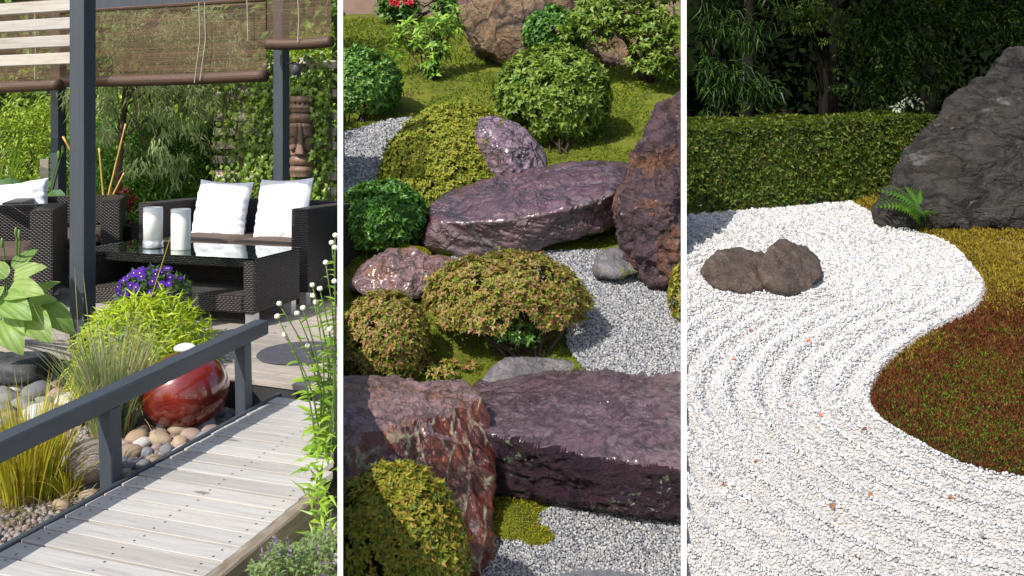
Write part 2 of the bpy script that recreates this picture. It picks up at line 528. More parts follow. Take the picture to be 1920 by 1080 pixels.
sheet("pebble_bed", 1, lambda y: y * 0 - 9, lambda y: wl(y) - 0.009, np.linspace(0.4, 17.5, 160), 60, lambda X, Y: -0.17 + n1(X, Y) + 0.05 * np.clip(X + 0.95 - 0.02 * Y, 0, 1) * 0 , M_base1)

# moss and gravel of the wet rock garden
M_moss2 = rockmat("wet_moss", [(0.04, 0.045, 0.006), (0.09, 0.11, 0.010), (0.16, 0.18, 0.016), (0.11, 0.08, 0.03)], 1.6, (0.7, 0.95), [((0.10, 0.07, 0.04), 5, 0.60)], 0.9, bscale=50, spec=0.2)
n2 = zn(0.05, 0.9, 5)
sheet("mossy_slope", 2, lambda y: wl(y) + 0.009, lambda y: wr(y) - 0.009, np.concatenate([np.linspace(0.5, 3.6, 10), np.linspace(3.7, 17.5, 180)]), 70, lambda X, Y: gz2(Y) + n2(X, Y) * np.clip(Y - 8.5, 0, 1), M_moss2)
M_moss3 = rockmat("earth_under_moss", [(0.02, 0.012, 0.006), (0.045, 0.028, 0.012)], 5, (0.8, 0.95), spec=0.05)
sheet("garden_ground", 3, lambda y: wr(y) + 0.009, lambda y: y * 0 + 9, np.linspace(0.4, 17.5, 120), 50, lambda X, Y: gz3(Y) - 0.09, M_moss3)

# ---- instanced gravel stones (nobody could count them)
def stones_group(name, mat, sub):
    ng = bpy.data.node_groups.new(name, "GeometryNodeTree")
    ng.interface.new_socket("Geometry", in_out="INPUT", socket_type="NodeSocketGeometry")
    ng.interface.new_socket("Geometry", in_out="OUTPUT", socket_type="NodeSocketGeometry")
    N, Lk = ng.nodes, ng.links
    gi, go = N.new("NodeGroupInput"), N.new("NodeGroupOutput")
    ins = N.new("GeometryNodeInstanceOnPoints")
    ic = N.new("GeometryNodeMeshIcoSphere"); ic.inputs["Radius"].default_value = 1; ic.inputs["Subdivisions"].default_value = sub
    sm = N.new("GeometryNodeSetMaterial"); sm.inputs["Material"].default_value = mat
    sc = N.new("GeometryNodeInputNamedAttribute"); sc.data_type = "FLOAT_VECTOR"; sc.inputs[0].default_value = "sc"
    ro = N.new("GeometryNodeInputNamedAttribute"); ro.data_type = "FLOAT_VECTOR"; ro.inputs[0].default_value = "ro"
    e2r = N.new("FunctionNodeEulerToRotation")
    Lk.new(gi.outputs[0], ins.inputs["Points"])
    Lk.new(ic.outputs["Mesh"], sm.inputs["Geometry"])
    Lk.new(sm.outputs[0], ins.inputs["Instance"])
    Lk.new(sc.outputs["Attribute"], ins.inputs["Scale"])
    Lk.new(ro.outputs["Attribute"], e2r.inputs[0])
    Lk.new(e2r.outputs[0], ins.inputs["Rotation"])
    Lk.new(ins.outputs[0], go.inputs[0])
    return ng
def gravel(name, Q, size, mat, sub=1, squash=(0.75, 1.3)):
    o = solo(name, MB().add(Q, []), mat, kind="stuff", base=Q.mean(0))
    n = len(Q)
    sc = np.asarray(size)[:, None] * rng.uniform(squash[0], squash[1], (n, 3))
    a = o.data.attributes.new("sc", "FLOAT_VECTOR", "POINT"); a.data.foreach_set("vector", sc.astype(np.float32).ravel())
    a = o.data.attributes.new("ro", "FLOAT_VECTOR", "POINT"); a.data.foreach_set("vector", rng.uniform(0, 6.28, (n, 3)).astype(np.float32).ravel())
    md = o.modifiers.new("stones", "NODES"); md.node_group = stones_group(name + "_stones", mat, sub)
    return o
def stonemat(name, cols, rough=0.8, spec=0.3, bmp=0.0):
    m, nt, b = newmat(name)
    r = nd(nt, "ObjectInfo").outputs["Random"]
    k = len(cols)
    c = ramp(nt, r, [(i / (k - 1), x) for i, x in enumerate(cols)])
    n = nd(nt, "TexNoise", Vector=coords(nt, (1, 1, 1), True), Scale=(3.0 if bmp == 0 else 40.0), Detail=5.0, Roughness=0.7).outputs[0]
    c = mix(nt, 0.8, c, ramp(nt, n, [(0.3, 0.62), (0.65, 1.0)]), "MULTIPLY")
    nt.links.new(c, b.inputs["Base Color"])
    b.inputs["Roughness"].default_value = rough
    b.inputs["Specular IOR Level"].default_value = spec
    if bmp: bump(nt, b, n, bmp, 0.01)
    return m
def scatter(bay, ylo, yhi, xl, xr, step):
    """jittered grid in plan whose spacing grows with distance: step(y)"""
    out = []
    y = ylo
    while y < yhi:
        s = step(y)
        a, b = float(xl(y)), float(xr(y))
        x = np.arange(a, b, s)
        out.append(np.stack([x + rng.uniform(-0.5, 0.5, len(x)) * s, np.full(len(x), y) + rng.uniform(-0.5, 0.5, len(x)) * s, np.zeros(len(x)), np.full(len(x), s)], 1))
        y += s
    Q = np.concatenate(out)
    return Q[inside(bay, Q[:, :3], 0.012)]
# ================================================================== first bay: the furnished deck
U_ANG = R(-21.5)
M_grey = plain("grey_paint", (0.036, 0.044, 0.056), 0.55, 0.18, 3, 0.35, 16, (14, 14, 0.8), dist=0.003, jitter=True)
M_grey_b = plain("grey_paint_rail", (0.036, 0.044, 0.054), 0.5, 0.18, 3, 0.3, 16, (14, 0.8, 14), dist=0.003)
M_dark = plain("dark_timber", (0.02, 0.02, 0.02), 0.8, 0.3, 6, 0.2, 30)
M_plank = woodmat("weathered_planks", [(0.27, 0.255, 0.235), (0.37, 0.355, 0.335), (0.43, 0.415, 0.395), (0.48, 0.465, 0.445)], 0.75)
M_deckp = woodmat("deck_planks", [(0.16, 0.135, 0.115), (0.27, 0.235, 0.205), (0.35, 0.31, 0.275), (0.41, 0.375, 0.345)], 0.72)
M_slat = woodmat("pale_slats", [(0.25, 0.22, 0.18), (0.40, 0.37, 0.33), (0.50, 0.48, 0.45)], 0.6, (0.5, 7, 7))
M_trel = woodmat("trellis_wood", [(0.25, 0.2, 0.15), (0.45, 0.38, 0.31), (0.55, 0.48, 0.42)], 0.7, (0.5, 7, 7))
M_beam = woodmat("old_beam", [(0.10, 0.08, 0.05), (0.2, 0.165, 0.12), (0.33, 0.29, 0.24)], 0.8, (9, 0.6, 9))
M_nail = plain("nail_head", (0.06, 0.055, 0.05), 0.6, 0.1, 5, 0)

def disc(x, y, z, r, n=6):
    a = np.arange(n) * 2 * math.pi / n
    return np.stack([x + r * np.cos(a), y + r * np.sin(a), np.full(n, z)], 1), np.array([list(range(n))])
def plank_mb(L, W, T, wav=0.0015, nails=()):
    bm = box(0, L, -W / 2, W / 2, -T, 0, 0.0015)
    mb = MB().bm(bm)
    for x in nails:
        for y in (-W * 0.27, W * 0.27):
            V, f = disc(x + random.uniform(-.008, .008), y + random.uniform(-.006, .006), 0.0012, 0.0042)
            mb.add(V, f, 1)
    return mb

# deck ---------------------------------------------------------------
F0 = np.array([-1.155, 4.30, 0.0])
deck = tag(link("wooden_deck", None, None, F0, (0, 0, U_ANG)), kind="structure")
uu = np.array([math.cos(U_ANG), math.sin(U_ANG), 0]); vv = np.array([-math.sin(U_ANG), math.cos(U_ANG), 0])
def divider_reach(o, d, m=0.012):
    """how far a line o + d*s runs before it meets the left white divider"""
    n = np.array([1, 0.20125, 0]) / WN
    return float((-m - o @ n) / (d @ n))
PIT, PW = 0.122, 0.112
for j in range(30):
    y = 0.06 + j * PIT
    smax = min(divider_reach(F0 + vv * (y - PW / 2), uu), divider_reach(F0 + vv * (y + PW / 2), uu))
    xs = [-5.0, -2.9 + 0.7 * math.sin(j * 2.3), smax]
    for a, b in zip(xs[:-1], xs[1:]):
        lpart("plank", plank_mb(b - a - 0.004, PW, 0.028, nails=[t for t in np.arange(0.05, b - a, 0.6)]), [M_deckp, M_nail], deck, loc=(a, y, random.uniform(-.0015, .0015)))
fb = MB().bm(box(-5.0, divider_reach(F0 + vv * 0.02, uu) - 0.01, 0.012, 0.05, -0.30, -0.032))
lpart("fascia_board", fb, M_dark, deck)
jm = MB()
for k in range(8): jm.bm(box(-4.95 + k * 0.6, -4.89 + k * 0.6, 0.06, min(3.4, (0.20 - (-4.89 + k * 0.6)) / 0.66), -0.2, -0.034))
tag(lpart("joist", jm, M_dark, deck), kind="stuff")

# footbridge -----------------------------------------------------------
BO = np.array([-1.578, 2.63, 0.0]); BA = R(-15.5)
bx = np.array([math.cos(BA), math.sin(BA), 0]); by = np.array([-math.sin(BA), math.cos(BA), 0])
br = thing("footbridge", "low footbridge of pale weathered planks with a dark grey handrail on one side", "footbridge", BO, BA)
for j in range(27):
    y = -0.78 + j * 0.0900
    L = min(0.70, divider_reach(BO + by * (y - 0.041), bx), divider_reach(BO + by * (y + 0.041), bx))
    if L < 0.1: continue
    mb = plank_mb(L, 0.0790, 0.026, nails=(0.05, 0.35, min(0.65, L - 0.02)))
    lpart("plank", mb, [M_plank, M_nail], br, loc=(0, y, -0.03 + random.uniform(-.0025, .0025)), rot=(random.uniform(-.03, .03), 0, -0.055 + random.uniform(-.006, .006)))
lpart("gap_shade_board", MB().bm(box(0.03, 0.30, -0.9, 1.5, -0.12, -0.066)), M_dark, br)  # added dark boards under the planks so the gaps read as shade
lpart("gap_shade_board", MB().bm(box(0.32, 0.66, -0.9, 0.7, -0.12, -0.066)), M_dark, br)
lpart("side_beam", MB().bm(box(-0.027, -0.005, -0.95, 1.66, -0.24, -0.024, 0.003)), M_grey_b, br)
lpart("side_beam", MB().bm(box(0.706, 0.756, -0.95, 0.66, -0.27, -0.02, 0.006)), M_beam, br)
for t in (-0.5, 0.535, 1.40):
    pass
rb = box(-0.098, -0.024, -1.1, 1.57, -0.034, 0.034, 0.005)
hrl = lpart("handrail", MB().bm(rb), M_grey_b, br, loc=(0, 0, 0.262), rot=(math.atan(0.036), 0, 0))
for t in (-0.5, 0.535, 1.40):
    lpart("rail_post", MB().bm(box(-0.088, -0.031, t - 0.03, t + 0.03, -0.52, -0.033, 0.004)), M_grey, hrl)

# pergola ----------------------------------------------------------------
pA, pB, pC = np.array([-2.5, 4.97, 0]), np.array([-2.0, 7.4, 0]), np.array([-4.41, 8.3, 0])
pg = thing("pergola", "dark grey timber pergola over the deck with pale slats beside its front post", "pergola", pA)
for q, hh in ((pA, 2.9), (pB, 2.42), (pC, 2.42)):
    lpart("post", MB().bm(box(-0.05, 0.05, -0.05, 0.05, -0.15 if q is pA else 0, hh, 0.008, 2)), M_grey, pg, loc=q - pA, rot=(0, 0, U_ANG + (R(8) if q is pA else 0)))
bl = math.hypot(*(pB - pC)[:2])
ba = math.atan2((pB - pC)[1], (pB - pC)[0])
bu = np.array([math.cos(ba), math.sin(ba), 0])
reach = divider_reach(pC - vv * 0.03, bu) - 0.06
lpart("beam", MB().bm(box(-0.4, reach, -0.04, 0.04, 2.425, 2.55, 0.005)), M_grey, pg, loc=pC - pA, rot=(0, 0, ba))
lpart("beam", MB().bm(box(-2.6, 0.3, -0.04, 0.04, 2.905, 3.03, 0.005)), M_grey, pg, rot=(0, 0, U_ANG))
for k, (zc, tilt) in enumerate(((1.700, 0.0), (1.803, 0.0), (1.906, 0.0), (2.012, 0.0), (2.115, 0))):
    lpart("slat", MB().bm(box(-2.2, -0.056, -0.014, 0.014, -0.034, 0.034, 0.004)), M_slat, pg, loc=(0, 0, zc), rot=(0, 0, U_ANG + R(1)))

# bamboo roller blinds ---------------------------------------------------
def blindmat():
    m, nt, b = newmat("bamboo_blind")
    v = coords(nt, (1, 1, 1))
    st = nd(nt, "TexNoise", Vector=coords(nt, (0.7, 0.7, 210)), Scale=1.0, Detail=3.0, Roughness=0.6).outputs[0]
    c = ramp(nt, st, [(0.3, (0.035, 0.017, 0.007)), (0.55, (0.09, 0.048, 0.02)), (0.75, (0.16, 0.095, 0.042))])
    nt.links.new(c, b.inputs["Base Color"])
    b.inputs["Roughness"].default_value = 0.6
    tr = nd(nt, "BsdfTransparent")
    a = ramp(nt, st, [(0.38, 0.42), (0.62, 0.88)])
    ms = nd(nt, "MixShader", i0=a, i1=tr.outputs[0], i2=b.outputs[0])
    nt.links.new(ms.outputs[0], nt.nodes["Material Output"].inputs[0])
    return m
M_blind = blindmat()
M_roll = plain("bamboo_roll", (0.065, 0.033, 0.017), 0.6, 0.5, 1.0, 0.6, 1.0, (3, 3, 160), dist=0.006)
M_cord = plain("cord", (0.32, 0.29, 0.24), 0.8, 0.1)
def blind(a, b, z0, z1, r, label, cords=()):
    a = np.array(a, float); b = np.array(b, float); a[2] = b[2] = 0
    t = thing("bamboo_blind", label, "blind", a + np.array([0, 0, z0]), group="rolled bamboo blinds hanging from the pergola")
    d = b - a; Ln = np.linalg.norm(d); d = d / Ln
    nn = np.array([d[1], -d[0], 0])
    mb = MB()
    k = 24
    s = np.linspace(0, 1, k)
    for side in (0.0, 0.006):
        V = np.concatenate([a + d * Ln * s[:, None] + nn * side + np.array([0, 0, z0 + r * 0.2]), a + d * Ln * s[:, None] + nn * side + np.array([0, 0, z1])])
        mb.add(V, np.array([[i, i + 1, k + i + 1, k + i] for i in range(k - 1)]))
        break
    wpart("screen", mb, M_blind, t)
    c = a + d * Ln * s[:, None]
    c[:, 2] = z0 - 0.012 * np.sin(s * math.pi)
    sp = MB().add(*tube(c, r, 14))
    wpart("roll", sp, M_roll, t, smooth=True)
    hr = a + d * Ln * s[:, None]; hr[:, 2] = z1 + 0.015
    wpart("head_rail", MB().add(*tube(hr, 0.016, 6)), M_roll, t)
    for f, low in cords:
        p = a + d * Ln * f + nn * (r + 0.012)
        q = [p + np.array([0, 0, z1 + 0.01]), p + d * 0.01 + np.array([0, 0, (z0 + z1) / 2]), p - d * 0.05 * (low > 0) + np.array([0, 0, z0 - low])]
        wpart("cord", MB().add(*tube(q, 0.0045, 4)), M_cord, t)
    return t
off = -vv * 0.10
blind(pC + bu * 0.06 + off, pB - bu * 0.085 + off, 1.755, 2.40, 0.052, "wide brown bamboo blind half lowered between the two rear posts", ((0.22, 0.0), (0.73, 0.05), (0.755, 0.03), (0.94, -0.3)))
qB = pB - vv * 0.19
blind(qB - bu * 0.005, qB + bu * (divider_reach(qB, bu) - 0.07), 2.015, 2.40, 0.047, "short rolled bamboo blind to the right of the rear post beside the white divider", ((0.55, 0.0),))
lq = P(112, 160, 7.55)
blind(lq - bu * 1.6, lq, 1.69, 2.42, 0.05, "brown bamboo blind hanging behind the pale slats at the left post", ((0.25, -0.2), (0.86, -0.05)))

# rattan furniture ------------------------------------------------------------
def wicker(name="rattan", col=(0.028, 0.022, 0.019)):
    m, nt, b = newmat(name)
    tc = nd(nt, "TexCoord")
    p = nd(nt, "SeparateXYZ", i0=tc.outputs["Object"])
    n = nd(nt, "SeparateXYZ", i0=tc.outputs["Normal"])
    ax = math_(nt, "GREATER_THAN", math_(nt, "ABSOLUTE", n.outputs[0]), 0.6)
    az = math_(nt, "GREATER_THAN", math_(nt, "ABSOLUTE", n.outputs[2]), 0.6)
    vx = nd(nt, "CombineXYZ", X=p.outputs[0], Y=p.outputs[2]).outputs[0]
    vy = nd(nt, "CombineXYZ", X=p.outputs[1], Y=p.outputs[2]).outputs[0]
    vz = nd(nt, "CombineXYZ", X=p.outputs[0], Y=p.outputs[1]).outputs[0]
    v = mix(nt, az, mix(nt, ax, vx, vy), vz)
    s = nd(nt, "SeparateXYZ", i0=v)
    # strands: rounded horizontal bands that pass over and under upright stakes
    ph = math_(nt, "MULTIPLY", s.outputs[1], math.pi / 0.0125)
    row = math_(nt, "FLOOR", math_(nt, "DIVIDE", s.outputs[1], 0.0125))
    sh = math_(nt, "MULTIPLY", math_(nt, "MODULO", row, 2.0), 0.5)
    band = math_(nt, "ABSOLUTE", math_(nt, "SINE", ph))
    wv = math_(nt, "ABSOLUTE", math_(nt, "SINE", math_(nt, "MULTIPLY", math_(nt, "ADD", math_(nt, "DIVIDE", s.outputs[0], 0.030), sh), math.pi)))
    h = math_(nt, "MULTIPLY", math_(nt, "POWER", band, 0.6), math_(nt, "ADD", math_(nt, "MULTIPLY", wv, 0.8), 0.2))
    nz = nd(nt, "TexNoise", Vector=tc.outputs["Object"], Scale=12.0, Detail=3.0).outputs[0]
    c = ramp(nt, h, [(0.05, [x * 0.15 for x in col]), (0.6, col), (1.0, [x * 2.6 for x in col])])
    c = mix(nt, 0.6, c, ramp(nt, nz, [(0.3, 0.6), (0.7, 1.0)]), "MULTIPLY")
    nt.links.new(c, b.inputs["Base Color"])
    b.inputs["Roughness"].default_value = 0.42
    bump(nt, b, h, 1.0, 0.009)
    return m
M_wick = wicker()
M_cush = plain("brown_canvas", (0.085, 0.058, 0.042), 0.85, 0.15, 12, 0.3, 220)
M_pil = plain("white_linen", (0.70, 0.70, 0.72), 0.85, 0.02, 10, 0.15, 240)
M_alu = plain("brushed_aluminium", (0.55, 0.56, 0.58), 0.35, 0.06, 10, 0.0, metal=0.7)
def cushion_mb(w, d, h):
    mb = MB()
    n, k = 22, 14
    s = np.linspace(-1, 1, n); t = np.linspace(-1, 1, k)
    A, B = np.meshgrid(s, t)
    ed = np.maximum(np.abs(A) ** 8, np.abs(B) ** 8)
    th = h / 2 * (1 - 0.75 * ed) * (0.86 + 0.14 * (1 - A ** 2) * (1 - B ** 2))
    for sg in (1, -1):
        V = np.stack([A * w / 2, B * d / 2, sg * th + h / 2], -1).reshape(-1, 3)
        i = np.arange(k - 1)[:, None] * n; j = np.arange(n - 1)[None]
        q = np.stack([i + j, i + j + 1, i + n + j + 1, i + n + j], -1).reshape(-1, 4)
        mb.add(V, q if sg > 0 else q[:, ::-1])
    # side band
    ring = np.concatenate([np.stack([s, -np.ones(n)], 1), np.stack([np.ones(k), t], 1)[1:], np.stack([s[::-1], np.ones(n)], 1)[1:], np.stack([-np.ones(k), t[::-1]], 1)[1:-1]])
    m = len(ring)
    V = np.concatenate([np.stack([ring[:, 0] * w / 2, ring[:, 1] * d / 2, np.full(m, h / 2 + h * 0.108)], 1), np.stack([ring[:, 0] * w / 2, ring[:, 1] * d / 2, np.full(m, h / 2 - h * 0.108)], 1)])
    mb.add(V, np.array([[i, m + i, m + (i + 1) % m, (i + 1) % m] for i in range(m)]))
    return mb
def pillow_mb(w, h, T, seed=0):
    n = 36
    s = np.linspace(-1, 1, n)
    A, B = np.meshgrid(s, s)
    pin = 1 - 0.07 * (1 - B ** 2) * np.abs(A) ** 3
    pin2 = 1 - 0.07 * (1 - A ** 2) * np.abs(B) ** 3
    base = np.stack([A.ravel(), B.ravel(), A.ravel() * 0 + seed], -1)
    wr_ = fbm(base, 2.0, 3, seed + 40).reshape(A.shape) * 0.018 + fbm(base * np.array([1.0, 3.0, 1]), 2.5, 2, seed + 60, True).reshape(A.shape) * 0.012
    th = T / 2 * ((1 - A ** 2).clip(0) ** 0.42) * ((1 - B ** 2).clip(0) ** 0.42)
    mb = MB()
    for sg in (1, -1):
        z = sg * th + wr_ * (th > 0.004) * np.minimum(1, th / 0.03)
        V = np.stack([A * w / 2 * pin, B * h / 2 * pin2, z], -1).reshape(-1, 3)
        i = np.arange(n - 1)[:, None] * n; j = np.arange(n - 1)[None]
        q = np.stack([i + j, i + j + 1, i + n + j + 1, i + n + j], -1).reshape(-1, 4)
        mb.add(V, q if sg > 0 else q[:, ::-1])
    return mb
def seat(name, label, cat, fl, rz, w, d, bays=1, group=None, arm=0.15, H=0.71):
    """rattan armchair or loveseat: local x along its front, y to its back; fl is the front left corner on the deck"""
    t = thing(name, label, cat, fl, rz, group)
    lpart("seat_base", MB().bm(box(arm + .001, w - arm - .001, 0.02, d - 0.12, 0.10, 0.31, 0.012)), M_wick, t)
    lpart("backrest", MB().bm(box(arm + .001, w - arm - .001, d - 0.118, d, 0.10, H - 0.003, 0.015, 2)), M_wick, t)
    for x in (0, w - arm):
        lpart("armrest", MB().bm(box(x, x + arm, 0, d - 0.001, 0.10, H, 0.015, 2)), M_wick, t)
    cw = (w - 2 * arm) / bays
    for k in range(bays):
        lpart("seat_cushion", cushion_mb(cw - 0.01, d - 0.14, 0.14), M_cush, t, True, loc=(arm + cw * (k + .5), (d - 0.12) / 2 + 0.005, 0.312))
    for x in (0.08, w - 0.08):
        for y in (0.08, d - 0.08):
            lpart("foot", MB().bm(box(x - 0.03, x + 0.03, y - 0.03, y + 0.03, 0.001, 0.102)), M_alu, t)
    return t
SA = R(-22.2)
su = np.array([math.cos(SA), math.sin(SA), 0]); sv = np.array([-math.sin(SA), math.cos(SA), 0])
sofa0 = np.array([-2.98, 6.80, 0])
seat("rattan_sofa", "black woven rattan two seater sofa under the rear post with brown seat cushions", "sofa", sofa0, SA, 1.62, 0.78, 2)
CA = R(20)
cu = np.array([math.cos(CA), math.sin(CA), 0]); cv = np.array([-math.sin(CA), math.cos(CA), 0])
c1 = np.array([-3.28, 6.10, 0]) - cu * 0.86
c2 = np.array([-3.24, 7.06, 0]) - cu * 0.86
gch = "black rattan armchairs left of the front post"
seat("rattan_armchair", "front black rattan armchair at the left edge with empty brown seat cushion", "armchair", c1, CA, 0.86, 0.72, 1, gch)
seat("rattan_armchair", "rear black rattan armchair behind the front one and left of the side table", "armchair", c2, CA, 0.86, 0.72, 1, gch)
def pillow(label, c, rz, lean, roll, sz=0.46, seed=0):
    mb = pillow_mb(sz, sz, 0.17, seed)
    o = tag(link("pillow", mb.mesh("pillow", M_pil, True), None, c), label, "pillow", "white scatter pillows")
    o.rotation_euler = (Matrix.Rotation(rz, 3, "Z") @ Matrix.Rotation(R(90) - lean, 3, "X") @ Matrix.Rotation(roll, 3, "Z")).to_euler()
    return o
pz = 0.447
pillow("left white square pillow on the rattan sofa, behind the two white lanterns", P(415, 398, 7.02), SA + R(3), R(14), R(-1.5), 0.53, 1)
pillow("right white square pillow on the rattan sofa, in front of the rear post", P(531, 396, 6.78), SA + R(-4), R(14), R(3), 0.53, 2)
pillow("white pillow tilted on the rear armchair at the left edge of the deck", P(38, 388, 7.3), CA + R(-8), R(22), R(9), 0.46, 3)

# coffee table
TA = R(-17)
tr_ = np.array([-1.66, 5.50, 0])
tu = np.array([math.cos(TA), math.sin(TA), 0])
tw, td = 1.42, 0.56
ct = thing("coffee_table", "black rattan coffee table with glass top and open lower shelf before the sofa", "table", tr_ - tu * tw, TA)
lpart("end_panel", MB().bm(box(tw - 0.09, tw, 0.0, td, 0.09, 0.44, 0.012)), M_wick, ct)
lpart("end_panel", MB().bm(box(0, 0.09, 0.0, td, 0.09, 0.44, 0.012)), M_wick, ct)
lpart("shelf", MB().bm(box(0.091, tw - 0.091, 0.004, td - 0.05, 0.09, 0.205, 0.012)), M_wick, ct)
lpart("back_panel", MB().bm(box(0.091, tw - 0.091, td - 0.048, td - 0.004, 0.091, 0.438, 0.01)), M_wick, ct)
lpart("apron", MB().bm(box(0.091, tw - 0.091, td - 0.40, td - 0.05, 0.36, 0.436, 0.01)), M_wick, ct)
def glassmat(name, col, rough=0.0):
    m, nt, b = newmat(name)
    b.inputs["Base Color"].default_value = c4(col)
    b.inputs["Roughness"].default_value = rough
    b.inputs["Transmission Weight"].default_value = 1.0
    b.inputs["IOR"].default_value = 1.5
    return m
M_glass = glassmat("green_edged_glass", (0.62, 0.82, 0.74))
lpart("glass_top", MB().bm(box(-0.005, tw + 0.005, -0.012, td + 0.008, 0.443, 0.453, 0.001)), M_glass, ct)
for x in (0.05, tw - 0.05):
    for y in (0.05, td - 0.06):
        lpart("foot", MB().bm(box(x - 0.032, x + 0.032, y - 0.03, y + 0.03, 0.001, 0.092)), M_alu, ct)
# lanterns
M_frost = plain("frosted_glass", (0.86, 0.86, 0.83), 0.35, 0.02, 4, 0)
M_wax = plain("cream_wax", (0.83, 0.80, 0.70), 0.4, 0.03, 5, 0.05)
M_clear, nt, b = newmat("clear_glass")
fr = nd(nt, "Fresnel", IOR=1.45)
ms = nd(nt, "MixShader", i0=0.12, i1=nd(nt, "BsdfTransparent", Color=(0.95, 0.97, 0.95, 1)).outputs[0], i2=nd(nt, "BsdfGlossy", Roughness=0.02).outputs[0])
nt.links.new(ms.outputs[0], nt.nodes["Material Output"].inputs[0])
lc = P(287, 461, 6.02); lc[2] = 0.4535
t = thing("table_lantern", "frosted white glass lantern with a silver foot on the coffee table", "lantern", lc)
lpart("base", MB().add(*lathe([(0, 0.001), (0.066, 0.001), (0.068, 0.006), (0.068, 0.048), (0.064, 0.051), (0, 0.051)], 40)), M_alu, t, True)
lpart("shade", MB().add(*lathe([(0.058, 0.051), (0.0645, 0.052), (0.0645, 0.283), (0.063, 0.286), (0.060, 0.283), (0.058, 0.10)], 40)), M_frost, t, True)
lc = P(339, 461, 5.93); lc[2] = 0.4535
t = thing("table_lantern", "plain cream white cylinder lantern on the coffee table, in front of the left pillow", "lantern", lc)
lpart("shade", MB().add(*lathe([(0, 0.001), (0.0635, 0.001), (0.0645, 0.004), (0.0645, 0.279), (0.0625, 0.282), (0.060, 0.279), (0.059, 0.20), (0, 0.19)], 40)), M_wax, t, True)
lpart("rim", MB().add(*lathe([(0.0648, 0.255), (0.0655, 0.257), (0.0655, 0.279), (0.0648, 0.281)], 40)), M_frost, t, True)
# side table with teal jar, glass vase of canes
sp = P(246, 440, 7.62); sp[2] = 0
t = thing("side_table", "small square rattan side table with glass top between rear armchair and sofa", "table", sp, SA)
lpart("frame", MB().bm(box(-0.22, 0.22, -0.2, 0.2, 0.09, 0.46, 0.012)), M_wick, t)
lpart("glass_top", MB().bm(box(-0.225, 0.225, -0.205, 0.205, 0.463, 0.472)), glassmat("teal_glass_top", (0.35, 0.75, 0.66)), t)
for x in (-0.18, 0.18):
    for y in (-0.16, 0.16): lpart("foot", MB().bm(box(x - 0.025, x + 0.025, y - 0.025, y + 0.025, 0.001, 0.092)), M_alu, t)
M_teal = plain("teal_glaze", (0.01, 0.20, 0.21), 0.12, 0.2, 10, 0, spec=0.7)
jp = sp + np.array([-0.07, -0.06, 0.4725])
t = thing("teal_jar", "small teal blue glass jar on the side table", "jar", jp)
lpart("body", MB().add(*lathe([(0, 0.001), (0.05, 0.001), (0.054, 0.02), (0.05, 0.05), (0.046, 0.055), (0.052, 0.06), (0.052, 0.105), (0.049, 0.105), (0.047, 0.06), (0, 0.05)], 24)), M_teal, t, True)
vp = P(200, 385, 7.75); vp[2] = 0.0
t = thing("cane_vase", "clear glass floor vase holding yellow bamboo canes behind the rear armchair", "vase", vp)
lpart("vase", MB().add(*lathe([(0, 0.002), (0.09, 0.002), (0.095, 0.02), (0.095, 0.70), (0.088, 0.70), (0.088, 0.02), (0, 0.02)], 24)), M_clear, t, True)
M_cane = plain("yellow_cane", (0.42, 0.27, 0.06), 0.45, 0.2, 3, 0.2, 20, (6, 6, 1))
for a, b in (((196, 390), (186, 278)), ((197, 392), (236, 232)), ((199, 392), (233, 324)), ((192, 392), (118, 256)), ((198, 390), (183, 366))):
    A, B = P(*a, 7.75), P(*b, 7.75)
    A[2] = max(A[2], 0.03)
    ks = np.linspace(0, 1, 13)
    wpart("cane", MB().add(*tube(A + (B - A) * ks[:, None], [0.0085 if i % 3 else 0.0105 for i in range(13)], 8)), M_cane, t, True)

# round mat
mc = G1(566, 664)
a = np.linspace(0, 2 * math.pi, 48, endpoint=False)
mb = MB().add(*lathe([(0, 0.003), (0.245, 0.003), (0.25, 0.008), (0.245, 0.014), (0, 0.0142)], 56, (mc[0], mc[1], 0.0)))
V = np.concatenate(mb.V)
V2, f2 = clip(V, list(mb.F), 1, 0.012)
solo("round_mat", MB().add(V2, f2), plain("grey_felt", (0.05, 0.047, 0.06), 0.95, 0.25, 30, 0.6, 250), "round dark grey mat lying on the deck beyond the handrail", "mat")

# red glazed ball
bc = P(347, 731, 4.15)
m, nt, b = newmat("red_glaze")
v = coords(nt)
n = nd(nt, "TexNoise", Vector=v, Scale=7.0, Detail=6.0).outputs[0]
c = ramp(nt, n, [(0.3, (0.085, 0.006, 0.004)), (0.7, (0.19, 0.016, 0.008))])
sp2 = nd(nt, "TexVoronoi", Vector=v, Scale=26.0).outputs["Distance"]
c = mix(nt, ramp(nt, sp2, [(0.05, 0.6), (0.1, 0.0)]), c, (0.4, 0.16, 0.10))
nt.links.new(c, b.inputs["Base Color"]); b.inputs["Roughness"].default_value = 0.22; b.inputs["Coat Weight"].default_value = 1.0; b.inputs["Coat Roughness"].default_value = 0.06
d, fc = ico(5)
rad = 0.207
V = bc + d * rad * np.array([1, 1, 0.90])
solo("glazed_ball", MB().add(V, fc), m, "large glossy dark red ceramic ball among the pebbles behind the handrail", "garden ornament", smooth=True)
M_wst = plain("white_stone", (0.72, 0.71, 0.67), 0.6, 0.06, 8, 0.15, 40)
tp = bc + np.array([0.0, 0.0, rad * 0.9 + 0.018])
solo("white_stone", MB().add(tp + d * np.array([0.052, 0.05, 0.021]) * (1 + 0.05 * fbm(d, 1.5, 2, 3))[:, None], fc), M_wst, "flat white stone resting on top of the red ball", "stone", smooth=True)

